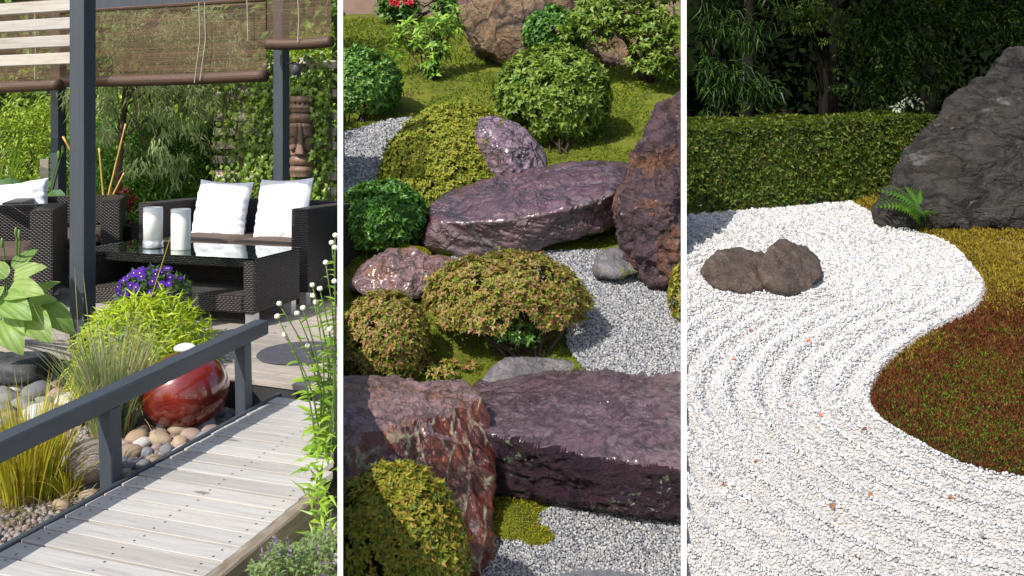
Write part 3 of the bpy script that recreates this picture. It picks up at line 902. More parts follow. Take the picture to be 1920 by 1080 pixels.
# big single stones
M_bould = rockmat("grey_boulder", [(0.16, 0.13, 0.10), (0.3, 0.25, 0.2), (0.42, 0.37, 0.32)], 6, (0.6, 0.85), bmp=0.7, stretch=(1, 1, 3))
def blob(c, r, seed, level=4, amp=0.12, sq=2.6):
    d, fc = ico(level)
    s = (np.abs(d) ** sq).sum(1) ** (-1 / sq)
    return np.asarray(c) + d * s[:, None] * np.asarray(r) * (1 + amp * fbm(d + seed, 1.1, 4, seed))[:, None], fc
q = P(172, 864, 3.42)
solo("boulder", MB().add(*blob(q, (0.096, 0.09, 0.085), 3)), M_bould, "round brown grey boulder with dark cracks under the handrail", "boulder", smooth=True)
M_slate = rockmat("dark_slate", [(0.02, 0.02, 0.022), (0.045, 0.045, 0.05), (0.09, 0.09, 0.1)], 9, (0.5, 0.8), bmp=0.6)
q = P(25, 690, 4.75)
solo("flat_rock", MB().add(*blob(q, (0.19, 0.15, 0.07), 5, sq=3.5)), M_slate, "flat dark slate rock against the deck edge below the hosta", "rock", smooth=True)

# river stones ------------------------------------------------------------------
STCOL = {"grey": [(0.16, 0.16, 0.17), (0.27, 0.27, 0.28)], "tan": [(0.30, 0.21, 0.13), (0.42, 0.33, 0.23)], "pinkish": [(0.26, 0.17, 0.14), (0.36, 0.27, 0.24)], "whitish": [(0.48, 0.46, 0.43), (0.62, 0.60, 0.56)]}
STM = {k: stonemat("stone_" + k, v, 0.6, 0.35, 0.4) for k, v in STCOL.items()}
stone_me = {}
for k in STM:
    for s in range(4):
        V, fc = blob((0, 0, 0), (1, 0.72 + 0.1 * s, 0.55 + 0.06 * s), 60 + s * 5 + len(k), 3, 0.22, 2.3)
        stone_me[k, s] = MB().add(V, fc).mesh("river_stone", STM[k], True)
placed = []
def put_stone(x, y, z, r, kind, label, group):
    for (a, b, rr) in placed:
        if (a - x) ** 2 + (b - y) ** 2 < (0.80 * (r + rr)) ** 2: return False
    placed.append((x, y, r))
    o = tag(link("river_stone", stone_me[kind, random.randrange(4)], None, (x, y, z + r * 0.3), (random.uniform(-.3, .3), random.uniform(-.3, .3), random.uniform(0, 6.3))), label, "stone", group)
    o.scale = (r, r, r)
    return True
def bed_ok(x, y):
    q = np.array([x, y, 0]) - BO
    if q @ bx > -0.05 and q @ by < 1.8: return False
    return (np.array([x, y, 0]) - F0) @ vv < -0.03
zones = [((0, 150, 690, 800), 52, (0.045, 0.085), "by the deck edge under the hosta", "river stones below the deck edge"),
         ((235, 400, 775, 880), 46, (0.028, 0.065), "between the red ball and the footbridge", "river stones around the red ball"),
         ((420, 520, 700, 760), 16, (0.03, 0.05), "between footbridge end and deck edge", "river stones at the bridge end"),
         ((110, 260, 850, 960), 34, (0.022, 0.045), "beside the boulder under the handrail", "river stones by the boulder")]
for (xa, xb, ya, yb), n, (ra, rb_), where, grp in zones:
    k = tries = 0
    while k < n and tries < 900:
        tries += 1
        q = G1(random.uniform(xa, xb), random.uniform(ya, yb), -0.15)
        if not bed_ok(q[0], q[1]): continue
        kd = random.choice(["grey", "tan", "pinkish", "grey", "whitish"] if ya < 800 else ["tan", "whitish", "tan", "pinkish", "grey"])
        k += put_stone(q[0], q[1], -0.16, random.uniform(ra, rb_), kd, f"smooth {kd} river stone {where}", grp)
k = tries = 0
while k < 30 and tries < 2500:
    tries += 1
    t_ = random.uniform(-0.35, 0.55); s_ = random.uniform(0.77, 1.0)
    q = BO + by * t_ + bx * s_
    if not inside(1, q[None], 0.05)[0]: continue
    kd = random.choice(["tan", "whitish", "tan", "pinkish", "grey"])
    k += put_stone(q[0], q[1], -0.13, random.uniform(0.018, 0.036), kd, f"smooth {kd} river stone below the right side beam of the footbridge", "river stones right of the footbridge")
M_fine1 = stonemat("fine_pebbles", [(0.12, 0.11, 0.11), (0.24, 0.17, 0.14), (0.20, 0.19, 0.19), (0.34, 0.29, 0.25), (0.16, 0.15, 0.16)], 0.65)
Q = scatter(1, 1.9, 5.2, lambda y: -0.62 * y - 0.3, lambda y: -0.2 * y, lambda y: 0.0075 * y)
ok = np.array([bed_ok(x, y) or ((np.array([x, y, 0]) - BO) @ bx > 0.77) for x, y in Q[:, :2]])
Q = Q[ok]
right = ((Q[:, :3] * [1, 1, 0] - BO) @ bx > 0.7)
Z = np.where(right, -0.145, -0.165)
gravel("fine_pebbles", np.stack([Q[:, 0], Q[:, 1], Z], 1), Q[:, 3] * 0.55, M_fine1, 2)
# ---- planting of the first bay
def place_dn(name, me, parent, base, D, N, sc=1.0):
    """a part whose mesh runs along local +x with its upper side to +z"""
    D = Vector(D).normalized(); N = Vector(N); N = (N - D * N.dot(D)).normalized()
    Sd = N.cross(D)
    m = Matrix((D, Sd, N)).transposed()
    o = bpy.data.objects.new(name, me); COL.objects.link(o); o.parent = parent
    o.location = Vector([float(x) for x in base]) - parent.location
    o.rotation_euler = m.to_euler(); o.scale = (sc, sc, sc)
    return o
def bigleaf(name, mat, L, W, droop, cup, nl=9, nw=7, point=1.0, ribs=0):
    s = np.linspace(0, 1, nl); t = np.linspace(-1, 1, nw)
    wd = W / 2 * np.sin(math.pi * s ** 0.72) ** 0.75 * (1 - 0.25 * s)
    wd[0] = W * 0.02; wd[-1] = W * 0.004
    ang = droop * s ** 1.3
    x = np.concatenate([[0], np.cumsum(np.cos(ang[1:]) * L / (nl - 1))]); z = np.concatenate([[0], -np.cumsum(np.sin(ang[1:]) * L / (nl - 1))])
    T = np.repeat(t[None], nl, 0)
    rib = 0.010 * W * np.cos(T * math.pi * ribs) if ribs else 0
    V = np.stack([np.repeat(x[:, None], nw, 1) - np.abs(T) * 0.04 * L * (s[:, None] < .3), T * wd[:, None], z[:, None] + cup * np.abs(T) ** 1.5 * wd[:, None] + rib * (wd[:, None] / (W / 2))], -1).reshape(-1, 3)
    i = np.arange(nl - 1)[:, None] * nw; j = np.arange(nw - 1)[None]
    return MB().add(V, np.stack([i + j, i + nw + j, i + nw + j + 1, i + j + 1], -1).reshape(-1, 4)).mesh(name, mat, True)
def leafmat_obj(name, cols, rough=0.4, trans=0.4, tcol=(0.28, 0.42, 0.03), rib=None):
    m, nt, b = newmat(name)
    r = nd(nt, "ObjectInfo").outputs["Random"]
    k = len(cols)
    c = ramp(nt, r, [(i / max(1, k - 1), x) for i, x in enumerate(cols)])
    n = nd(nt, "TexNoise", Vector=coords(nt, (1, 1, 1), True), Scale=14.0, Detail=3.0).outputs[0]
    c = mix(nt, 0.5, c, ramp(nt, n, [(0.3, 0.7), (0.7, 1.0)]), "MULTIPLY")
    if rib:
        wv = nd(nt, "TexWave", {"wave_type": "BANDS", "bands_direction": "Y"}, Vector=coords(nt), Scale=rib, Distortion=0.6).outputs[0]
        c = mix(nt, ramp(nt, wv, [(0.75, 0.0), (1.0, 0.18)]), c, [min(1, x * 1.7) for x in cols[-1]])
        bump(nt, b, wv, 0.4, 0.006)
    nt.links.new(c, b.inputs["Base Color"]); b.inputs["Roughness"].default_value = rough
    tb = nd(nt, "BsdfTranslucent", Color=mix(nt, 0.6, c, tcol))
    ms = nd(nt, "MixShader", i0=trans, i1=b.outputs[0], i2=tb.outputs[0])
    nt.links.new(ms.outputs[0], nt.nodes["Material Output"].inputs[0])
    return m
M_stem = plain("green_stem", (0.10, 0.17, 0.03), 0.5, 0.2, 5, 0)
M_bark = plain("bark", (0.10, 0.075, 0.055), 0.9, 0.35, 9, 0.8, 30, (1, 1, .3), dist=0.01, spec=0.15)
M_twig = plain("twig", (0.045, 0.03, 0.022), 0.85, 0.3, 9, 0.3, 30, spec=0.15)

# hosta
M_hosta = leafmat_obj("hosta_leaf", [(0.13, 0.25, 0.05), (0.22, 0.36, 0.08), (0.32, 0.44, 0.12)], 0.5, 0.45, (0.5, 0.65, 0.10), 9.0)
hb = G1(6, 668, -0.13)
ho = thing("hosta_plant", "large light green hosta with broad ribbed leaves at the left edge of the deck", "plant", hb)
hl = [bigleaf("leaf", M_hosta, 0.30, 0.21, d, 0.24, 16, 17, ribs=4) for d in (0.7, 1.1, 1.5)]
for (bx_, by_, tx, ty, dY, ny) in [(28, 520, 82, 506, -.02, -.8), (18, 545, 66, 555, -.18, -.9), (52, 572, 92, 566, -.05, -.6), (70, 580, 136, 618, -.10, -.5), (40, 590, 84, 640, -.22, -.9), (2, 560, 40, 600, -.25, -1.0), (10, 520, -30, 500, .02, -.7), (0, 590, -45, 630, -.15, -.6), (30, 505, 60, 478, .12, -.8), (5, 600, 22, 655, -.3, -1.0), (60, 560, 108, 530, .10, -.6), (-10, 540, -20, 570, -.2, -.9)]:
    a, b = P(bx_, by_, 4.62 + dY * .4), P(tx, ty, 4.62 + dY)
    ks = np.linspace(0, 1, 8)[:, None]
    base = hb + np.array([random.uniform(-.03, .03), random.uniform(-.03, .03), 0])
    arc = base * (1 - ks) + a * ks + np.array([0, 0, 0.05]) * np.sin(ks * math.pi)
    stk = wpart("leaf_stalk", MB().add(*tube(arc, np.linspace(0.009, 0.005, 8), 6)), M_stem, ho, True)
    lf = place_dn("leaf", random.choice(hl), ho, a, b - a + np.array([0, 0, .05]), (random.uniform(-.2, .35), ny, 0.8), max(.55, np.linalg.norm(b - a) / 0.29))
    lf.parent = stk
for px, top in ((30, 435), (36, 440), (4, 455)):
    a, b = hb.copy(), P(px, top, 4.6)
    ks = np.linspace(0, 1, 7)[:, None]
    wpart("flower_stalk", MB().add(*tube(a * (1 - ks) + b * ks + np.array([0.03, 0, 0]) * np.sin(ks * 3), 0.0045, 5)).add(*blob(b, (0.008, 0.008, 0.028), 2, 2)), M_stem, ho, True)

# ornamental grasses
def grass(name, label, base, n, L, W, spread, bend, mat, rad, cat="grass plant"):
    t = thing(name, label, cat, base)
    ang = rng.uniform(0, 2 * math.pi, n); rr = np.abs(rng.normal(0, 1, n)) * spread
    D = np.stack([np.cos(ang) * rr, np.sin(ang) * rr, np.ones(n)], 1)
    B = np.asarray(base) + np.stack([np.cos(ang) * rad * rng.uniform(0, 1, n), np.sin(ang) * rad * rng.uniform(0, 1, n), np.zeros(n)], 1)
    tag(wpart("blade", MB().add(*blades(B, D, L * rng.uniform(0.45, 1.0, n), W * rng.uniform(.7, 1.2, n), bend * rng.uniform(0.3, 1.6, n), 5)), mat, t), kind="stuff")
    return t
M_gr1 = leafmat("blue_green_blade", [(0.16, 0.22, 0.12), (0.26, 0.32, 0.18), (0.36, 0.34, 0.17), (0.45, 0.36, 0.18), (0.22, 0.30, 0.20)], 0.5, 0.35)
M_gr2 = leafmat("yellow_blade", [(0.24, 0.30, 0.02), (0.42, 0.40, 0.03), (0.55, 0.45, 0.05), (0.30, 0.26, 0.05)], 0.5, 0.4, (0.6, 0.5, 0.04))
og = grass("oat_grass", "tall blue green fountain of thin grass blades left of the red ball", G1(210, 815, -0.16), 750, 0.64, 0.0055, 0.20, 0.22, M_gr1, 0.10)
for (a, b) in (((238, 700), (325, 428)), ((150, 680), (140, 500)), ((175, 690), (156, 512)), ((120, 690), (60, 568)), ((215, 700), (268, 560))):
    A, B = P(*a, 3.95), P(*b, 3.95)
    ks = np.linspace(0, 1, 6)[:, None]
    wpart("seed_stalk", MB().add(*tube(A * (1 - ks) + B * ks, [0.0011, 0.0011, 0.001, 0.0018, 0.0018, 0.0006], 4)), M_gr2 if a[0] > 200 else M_gr1, og)
grass("yellow_grass", "bright yellow green tuft of grass in front of the handrail at the left edge", G1(52, 935, -0.165), 520, 0.53, 0.0068, 0.15, 0.22, M_gr2, 0.13)
grass("yellow_grass", "smaller yellow green grass tuft close to the boulder below the handrail", G1(128, 935, -0.165), 90, 0.26, 0.006, 0.25, 0.4, M_gr2, 0.04)
M_dry = leafmat("dry_blade", [(0.22, 0.16, 0.08), (0.34, 0.27, 0.14), (0.16, 0.12, 0.06)], 0.7, 0.2)
grass("dry_grass", "withered brown grass litter at the foot of the yellow grass", G1(85, 945, -0.165), 260, 0.15, 0.004, 1.4, 0.6, M_dry, 0.2)
grass("dry_grass", "arching dry grass wisps hanging in front of the red ball", G1(255, 790, -0.16), 60, 0.42, 0.0045, 1.1, 0.7, M_dry, 0.05)

# bamboo mound
M_bam = leafmat("bamboo_leaf", [(0.22, 0.35, 0.012), (0.38, 0.50, 0.015), (0.52, 0.58, 0.03), (0.28, 0.42, 0.02)], 0.45, 0.42, (0.45, 0.55, 0.03))
mb_c = P(272, 690, 4.58)
bm_t = thing("dwarf_bamboo", "dense yellow green dwarf bamboo mound between post and red ball", "plant", (mb_c[0], mb_c[1], -0.16))
Q, Nn = dome(3300, mb_c, (0.34, 0.30, 0.36), -0.5, 0.16, 2.2, 0.14, 4)
D = Nn * 0.8 + dirs(len(Q)) * 0.8 + np.array([0, 0, -0.1])
tag(wpart("foliage", MB().add(*leaves(Q, D, Nn + dirs(len(Q)) * 0.5 + [0, 0, .5], rng.uniform(0.06, 0.12, len(Q)), rng.uniform(0.010, 0.017, len(Q)), 0.22)), M_bam, bm_t), kind="stuff")
mb = MB()
for k in range(40):
    e = Q[rng.integers(len(Q))]
    s0 = np.array([mb_c[0], mb_c[1], -0.17]) + rng.normal(0, 0.06, 3) * [1, 1, 0]
    ks = np.linspace(0, 1, 6)[:, None]
    mb.add(*tube(s0 * (1 - ks) + e * ks + np.array([0, 0, .08]) * np.sin(ks * 3), 0.003, 4))
tag(wpart("stem", mb, M_stem, bm_t), kind="stuff")

# pansies in a pot
pc = P(287, 566, 5.02); pc[2] = 0.0
pt = thing("pansy_pot", "grey pot full of deep purple pansies in front of the coffee table", "potted flowers", pc)
wpart("pot", MB().add(*lathe([(0, 0.002), (0.11, 0.002), (0.15, 0.20), (0.157, 0.21), (0.15, 0.215), (0.14, 0.20), (0, 0.19)], 32, pc)), plain("grey_pot", (0.22, 0.22, 0.24), 0.6, 0.1), pt, True)
M_pfol = leafmat("pansy_leaf", [(0.02, 0.06, 0.015), (0.05, 0.11, 0.02)], 0.5, 0.25)
hc = P(287, 548, 5.0)
Q, Nn = dome(420, hc, (0.19, 0.17, 0.13), -0.3, 0.1, 2, 0.2, 9)
tag(wpart("foliage", MB().add(*leaves(Q, Nn + dirs(len(Q)), Nn, 0.05, 0.028)), M_pfol, pt), kind="stuff")
M_pet = leafmat_obj("pansy_petal", [(0.045, 0.003, 0.20), (0.075, 0.006, 0.32), (0.03, 0.003, 0.13)], 0.9, 0.15, (0.06, 0.0, 0.4))
M_eye = plain("pansy_eye", (0.75, 0.62, 0.12), 0.6, 0.05, 5, 0)
mb = MB()
for k, (a, L, Wd) in enumerate(((90, .026, .026), (35, .024, .024), (145, .024, .024), (215, .022, .022), (325, .022, .022), (270, .025, .03))):
    a = R(a); Dv = np.array([math.cos(a), math.sin(a), 0.12]); sd = np.array([-math.sin(a), math.cos(a), 0])
    pr = [(0, .15), (.35, .75), (.7, 1), (.95, .7), (1, .0)]
    V = []
    for s, wd in pr: V += [Dv * L * s + sd * Wd * .5 * wd + [0, 0, .003 * k * .2 - .004 * s], Dv * L * s - sd * Wd * .5 * wd + [0, 0, .003 * k * .2 - .004 * s]]
    mb.add(V, np.array([[2 * i, 2 * i + 1, 2 * i + 3, 2 * i + 2] for i in range(4)]))
V, f = disc(0, 0, 0.0055, 0.0035, 6); mb.add(V, f, 1)
me_p = mb.mesh("bloom", [M_pet, M_eye])
Q, Nn = dome(66, hc, (0.205, 0.18, 0.145), -0.25, 0.1, 2, 0.03, 12)
for q, n in zip(Q, Nn):
    if n[1] > 0.55: continue
    n2_ = nrm(n + np.array([0, -0.7, 0.15]) + rng.normal(0, 0.25, 3))
    place_dn("bloom", me_p, pt, q, np.cross(n2_, [0.2, 0.9, 0.3]), n2_, random.uniform(0.75, 1.1))

# right hand flowering plant by the white divider
M_lan = leafmat_obj("lance_leaf", [(0.13, 0.25, 0.02), (0.22, 0.38, 0.03), (0.32, 0.46, 0.05)], 0.4, 0.45, (0.4, 0.55, 0.03))
M_bud = plain("white_bud", (0.66, 0.68, 0.50), 0.6, 0.15, 30, 0)
rp = G1(614, 900, -0.14); rp[0] = -0.20125 * rp[1] - 0.07
rt = thing("budding_plant", "tall leafy plant with round white buds beside the white divider and footbridge", "plant", rp)
ll = [bigleaf("leaf", M_lan, 0.12, 0.03, d, 0.3, 7, 5) for d in (0.4, 0.9, 1.4)]
bud_px = [(524, 572), (520, 596), (534, 630), (586, 537), (600, 544), (587, 557), (592, 569), (568, 580), (557, 590), (611, 495), (622, 458), (628, 467), (629, 444), (577, 651), (627, 530), (618, 620)]
nleaf = 0
for k, (bx_, by_) in enumerate(bud_px):
    Yb = 3.35 + random.uniform(-.12, .1)
    b = P(bx_, by_, Yb)
    a = rp + np.array([random.uniform(-.05, .03), random.uniform(-.05, .3), 0]); a[0] = min(a[0], -0.20125 * a[1] - 0.03)
    ks = np.linspace(0, 1, 10)[:, None]
    arc = a * (1 - ks) + b * ks + np.array([0.035, 0, 0.05]) * np.sin(ks * math.pi)
    arc[:, 0] = np.minimum(arc[:, 0], -0.20125 * arc[:, 1] - 0.02)
    st = wpart("stem", MB().add(*tube(arc, np.linspace(0.0045, 0.0022, 10), 5)), M_stem, rt, True)
    V, fc = blob(b + [0, 0, .006], (0.0105, 0.0105, 0.0095), k, 2, 0.25)
    wpart("bud", MB().add(V, fc), M_bud, st, True)
    for s in np.arange(0.06, 0.93, 0.062):
        if s > 0.55 and random.random() < 0.25: continue
        i = int(s * 9); q = arc[i] + (arc[i + 1] - arc[i]) * (s * 9 - i)
        an = random.uniform(0, 6.28)
        Dv = np.array([math.cos(an) - 0.35, math.sin(an), random.uniform(0.1, 0.8)])
        sc = (0.95 - 0.65 * s) * random.uniform(0.7, 1.2)
        e = q + nrm(Dv) * 0.12 * sc
        if not inside(1, e[None], 0.006)[0]: Dv[0] = -abs(Dv[0])
        if nleaf < 290: place_dn("leaf", random.choice(ll), rt, q, Dv, (0, -0.4, 1), sc); nleaf += 1
M_lan2 = leafmat("lance_leaf_small", [(0.12, 0.24, 0.02), (0.22, 0.37, 0.03), (0.33, 0.46, 0.05)], 0.4, 0.45, (0.4, 0.55, 0.03))
n = 900
t_ = rng.uniform(0.40, 0.95, n); Q = BO + by * t_[:, None] + bx * rng.uniform(0.80, 1.0, n)[:, None]
Q[:, 2] = -0.14 + rng.uniform(0.0, 1, n) ** 1.4 * 0.36
Q, = keep(1, 0.03, Q)
D = dirs(len(Q)) * 0.8 + [-0.25, -0.1, 0.6]
V, f = leaves(Q, D, [0, -.4, 1], rng.uniform(0.04, 0.085, len(Q)), rng.uniform(0.010, 0.018, len(Q)), 0.25)
V[:, 0] = np.minimum(V[:, 0], -0.20125 * V[:, 1] - 0.008)
tag(wpart("undergrowth", MB().add(V, f), M_lan2, rt), kind="stuff")

# catmint in the corner
cp = G1(560, 1045, -0.12)
cm = thing("catmint", "low grey green catmint with mauve flower spikes in front of the footbridge beam", "plant", cp)
M_mint = leafmat("mint_leaf", [(0.10, 0.15, 0.06), (0.18, 0.24, 0.10), (0.14, 0.22, 0.05)], 0.6, 0.3)
M_mauve = leafmat("mauve_flower", [(0.22, 0.14, 0.22), (0.34, 0.26, 0.32), (0.26, 0.2, 0.16), (0.16, 0.15, 0.36)], 0.7, 0.3, (0.3, 0.2, 0.3))
n = 2600
px = rng.uniform(470, 650, n); py = rng.uniform(1000, 1130, n)
top = 1000 + 50 * np.clip((580 - px) / 90, 0, 1) + 12 * np.sin(px * 0.07)
ok = py > top; px, py = px[ok], py[ok]
Q = np.array([P(a, b, 2.47 + random.uniform(-.14, .14)) for a, b in zip(px, py)])
Q, = keep(1, 0.02, Q)
Q = Q[(Q - BO) @ bx > 0.74]
V, f = leaves(Q, dirs(len(Q)) + [0, 0, .6], dirs(len(Q)) * .5 + [0, 0, 1], rng.uniform(0.014, 0.028, len(Q)), rng.uniform(0.008, 0.015, len(Q)))
tag(wpart("foliage", MB().add(V, f), M_mint, cm), kind="stuff")
mb = MB()
for k in range(46):
    q = Q[rng.integers(len(Q))]
    if q[2] < np.quantile(Q[:, 2], .45): continue
    m_ = 26
    s = rng.uniform(0, 1, m_)
    ax = nrm(np.array([random.uniform(-.4, .3), random.uniform(-.3, .3), 1.0]))
    c = q + ax * (s * 0.05)[:, None]
    mb.add(*leaves(c, dirs(m_) + [0, 0, .4], dirs(m_), 0.010, 0.007))
tag(wpart("flower_spike", mb, M_mauve, cm), kind="stuff")

# ---- back of the first bay
soil_b = plain("back_soil", (0.05, 0.045, 0.025), 0.9, 0.3, 3, 0.5, 30)
def crown_leaves(C, Nn, bay, k, L, W, spread, down, mat, parent, name="foliage", droop=0.2, m=0.02):
    n = len(C)
    B = np.repeat(C, k, 0) + rng.normal(0, L * 0.3, (n * k, 3))
    D = np.repeat(Nn, k, 0) * 0.5 + dirs(n * k) * spread + np.array([0, 0, -down])
    B, D = keep(bay, m + L, B, D) if bay else (B, D)
    return tag(wpart(name, MB().add(*leaves(B, D, dirs(len(B)) * 0.6 + [0, 0, 1], L * rng.uniform(.6, 1.25, len(B)), W * rng.uniform(.7, 1.2, len(B)), droop)), mat, parent), kind="stuff")
def limbs(base, top, r0, targets, rl=0.35, seg=8):
    mb = MB()
    base, top = np.asarray(base, float), np.asarray(top, float)
    ks = np.linspace(0, 1, seg)[:, None]
    wob = np.stack([np.sin(ks[:, 0] * 5) * .05, np.cos(ks[:, 0] * 4) * .04, ks[:, 0] * 0], 1) * np.linalg.norm(top - base) * 0.4
    tr = base * (1 - ks) + top * ks + wob * ks
    mb.add(*tube(tr, r0 * np.linspace(1, 0.35, seg), 8))
    for e in targets:
        i = int(np.clip(rng.integers(seg // 3, seg), 0, seg - 1))
        a = tr[i]
        arc = a * (1 - ks) + e * ks + np.array([0, 0, 0.12]) * np.linalg.norm(e - a) * np.sin(ks * math.pi)
        mb.add(*tube(arc, r0 * rl * np.linspace(1, 0.2, seg) * (1 - 0.5 * i / seg), 5))
    return mb
M_dgreen = leafmat("dark_hedge_leaf", [(0.05, 0.10, 0.010), (0.11, 0.21, 0.016), (0.20, 0.32, 0.035)], 0.5, 0.25, (0.1, 0.2, 0.01))
M_lime = leafmat("lime_hedge_leaf", [(0.13, 0.20, 0.012), (0.24, 0.34, 0.02), (0.38, 0.46, 0.04)], 0.5, 0.35, (0.3, 0.4, 0.02))
M_jun = leafmat("conifer_spray", [(0.05, 0.14, 0.02), (0.11, 0.26, 0.03), (0.20, 0.38, 0.05)], 0.6, 0.3, (0.2, 0.38, 0.03))
M_jun2 = leafmat("light_conifer_spray", [(0.15, 0.25, 0.012), (0.26, 0.38, 0.025), (0.40, 0.48, 0.05)], 0.6, 0.3, (0.3, 0.35, 0.04))
# backing wood
n = 5200
px = rng.uniform(-120, 636, n); Y = 12.2 + rng.uniform(0, 1.2, n)
Q = np.stack([(px - CX) / F * Y, Y, rng.uniform(-0.1, 4.6, n)], 1); Q, = keep(1, 0.1, Q)
wd = MB().add(*leaves(Q, dirs(len(Q)), dirs(len(Q)) + [0, -1, 1], rng.uniform(.12, .24, len(Q)), rng.uniform(.07, .13, len(Q))))
solo("woods", wd, M_dgreen, kind="stuff", base=(-6, 12.8, 0))
n = 3800
px = rng.uniform(-120, 636, n); Y = 11.4 + rng.uniform(0, 0.9, n)
Q = np.stack([(px - CX) / F * Y, Y, rng.uniform(1.3, 3.7, n)], 1); Q, = keep(1, 0.1, Q)
z_ok = Q[:, 2] < 2.2 + 1.2 * (fbm(Q * [1, 1, 0], 0.8, 3, 9) + 0.4)
Q = Q[z_ok]
t = thing("lime_hedge", "tall bright yellow green hedge at the back, seen through the bamboo blinds", "hedge", (-5.6, 11.8, -0.1))
wpart("foliage", MB().add(*leaves(Q, dirs(len(Q)) + [0, -.3, .3], dirs(len(Q)) + [0, -.5, 1], rng.uniform(.07, .13, len(Q)), rng.uniform(.04, .07, len(Q)))), M_lime, t, kind="stuff")
mb = MB()
for x in np.linspace(-8.6, -2.9, 9): mb.add(*tube([(x, 11.9, -.2), (x + .1, 11.85, 1.2), (x, 11.8, 2.2)], [.04, .03, .015], 5))
tag(wpart("stem", mb, M_bark, t), kind="stuff")
# conifer shrubs
def shrub(name, label, cpx, bpy_, Y, rx, ry, h, n, mat, k, L, W, seed, bay=1, cat="shrub", zbase=0.0, zmin=-0.75, spread=0.9, bmp=0.16, group=None):
    c = P(cpx, bpy_, Y); c[2] = zbase
    t = thing(name, label, cat, c, 0, group)
    ctr = c + np.array([0, 0, h * 0.5])
    Q, Nn = dome(n, ctr, (rx, ry, h * 0.52), zmin, bmp, 2.5, 0.10, seed)
    crown_leaves(Q, Nn, bay, k, L, W, spread, -0.15, mat, t)
    wpart("trunk", limbs(c - [0, 0, .05], c + [0, 0, h * .7], 0.03, Q[rng.integers(0, len(Q), 7)]), M_bark, t)
    return t
gk = "clipped dark conifers behind the sofa"
shrub("conifer", "dark green conifer behind the yellow canes", 255, 380, 9.3, 0.5, 0.42, 1.45, 1300, M_jun, 4, 0.075, 0.022, 21, group=gk)
shrub("conifer", "dark green conifer in the middle of the row behind the sofa", 318, 380, 9.5, 0.5, 0.42, 1.38, 1300, M_jun, 4, 0.075, 0.022, 22, group=gk)
shrub("conifer", "dark green conifer beside the trellis behind the sofa", 378, 380, 9.6, 0.5, 0.42, 1.4, 1300, M_jun, 4, 0.075, 0.022, 23, group=gk)
shrub("conifer", "dark conifer hidden behind the front pergola post", 172, 380, 9.6, 0.55, 0.45, 1.35, 1200, M_jun, 4, 0.075, 0.022, 25, group=gk)
shrub("light_shrub", "feathery light green shrub left of the rear left post", 62, 380, 9.6, 0.75, 0.5, 1.55, 1800, M_jun2, 4, 0.085, 0.02, 24)
shrub("light_shrub", "feathery light green shrub between the two left posts", 140, 330, 10.3, 0.6, 0.5, 1.75, 1300, M_jun2, 4, 0.08, 0.02, 26)
# tall reeds at the left
M_reed = leafmat("reed_blade", [(0.09, 0.17, 0.015), (0.16, 0.27, 0.03), (0.24, 0.34, 0.05)], 0.4, 0.4, (0.3, 0.45, 0.03))
grass("reed_clump", "tall broad bladed green reeds at the far left edge behind the armchairs", P(-5, 420, 8.9) * [1, 1, 0], 150, 2.0, 0.034, 0.30, 0.75, M_reed, 0.25)
grass("reed_clump", "low arching green reeds in front of the light green shrub", P(40, 400, 8.9) * [1, 1, 0], 260, 1.2, 0.02, 0.5, 0.9, leafmat("thin_reed", [(0.10, 0.16, 0.02), (0.2, 0.26, 0.04), (0.32, 0.28, 0.06)], .5, .35), 0.4)
# broad leaved plants behind the armchairs
hb2 = P(60, 372, 8.35) * [1, 1, 0]
h2 = thing("hosta_plant", "blue green broad leaves showing above the rear armchair", "plant", hb2)
M_h2 = leafmat_obj("blue_hosta_leaf", [(0.06, 0.13, 0.06), (0.10, 0.19, 0.09), (0.14, 0.26, 0.06)], 0.5, 0.35)
hl2 = [bigleaf("leaf", M_h2, 0.30, 0.22, d, 0.25, 9, 7, ribs=3) for d in (0.7, 1.2)]
for (px_, py_) in ((20, 352), (40, 345), (62, 350), (85, 352), (100, 362), (115, 362), (130, 366), (48, 362), (75, 365), (140, 372)):
    a = P(px_, py_ + 6, 8.3 + random.uniform(-.15, .15))
    an = random.uniform(2.5, 6.9)
    place_dn("leaf", random.choice(hl2), h2, a, (math.cos(an), math.sin(an) * .6, 0.35), (0, -.5, 1), random.uniform(.8, 1.2))
    wpart("leaf_stalk", MB().add(*tube([hb2 + rng.normal(0, .05, 3) * [1, 1, 0], (hb2 + a) / 2 + [0, 0, .1], a], .006, 5)), M_stem, h2)
for (px_, py_) in ((110, 290), (118, 280), (8, 285)):
    b = P(px_, py_, 8.2)
    wpart("flower_stalk", MB().add(*tube([hb2 * .5 + b * [.5, .5, 0], (hb2 + b) / 2, b], [.008, .007, .005], 5)).add(*blob(b, (.014, .014, .04), 4, 2)), M_stem, h2)
mp = P(84, 372, 8.7) * [1, 1, 0]
mz = P(84, 298, 8.7)[2]
solo("marker_post", MB().bm(box(mp[0] - .045, mp[0] + .045, mp[1] - .012, mp[1] + .012, -0.1, mz, .004)), M_trel, "short pale grey wooden stake between reeds and rear left post", "post")
mq = P(226, 395, 8.1) * [1, 1, 0]
mt_ = thing("red_maple", "small dark red leaved maple beside the canes", "plant", mq)
Q, Nn = dome(90, P(226, 378, 8.1), (0.11, 0.1, 0.13), -1, .3, 3, .3, 8)
crown_leaves(Q, Nn, 1, 3, 0.06, 0.03, 1.0, 0.2, leafmat("maple_leaf", [(0.06, 0.008, 0.008), (0.13, 0.02, 0.015)], .5, .3, (.3, .03, .01)), mt_)
wpart("stem", MB().add(*tube([mq, mq + [0, 0, .6]], [.012, .006], 5)), M_bark, mt_)
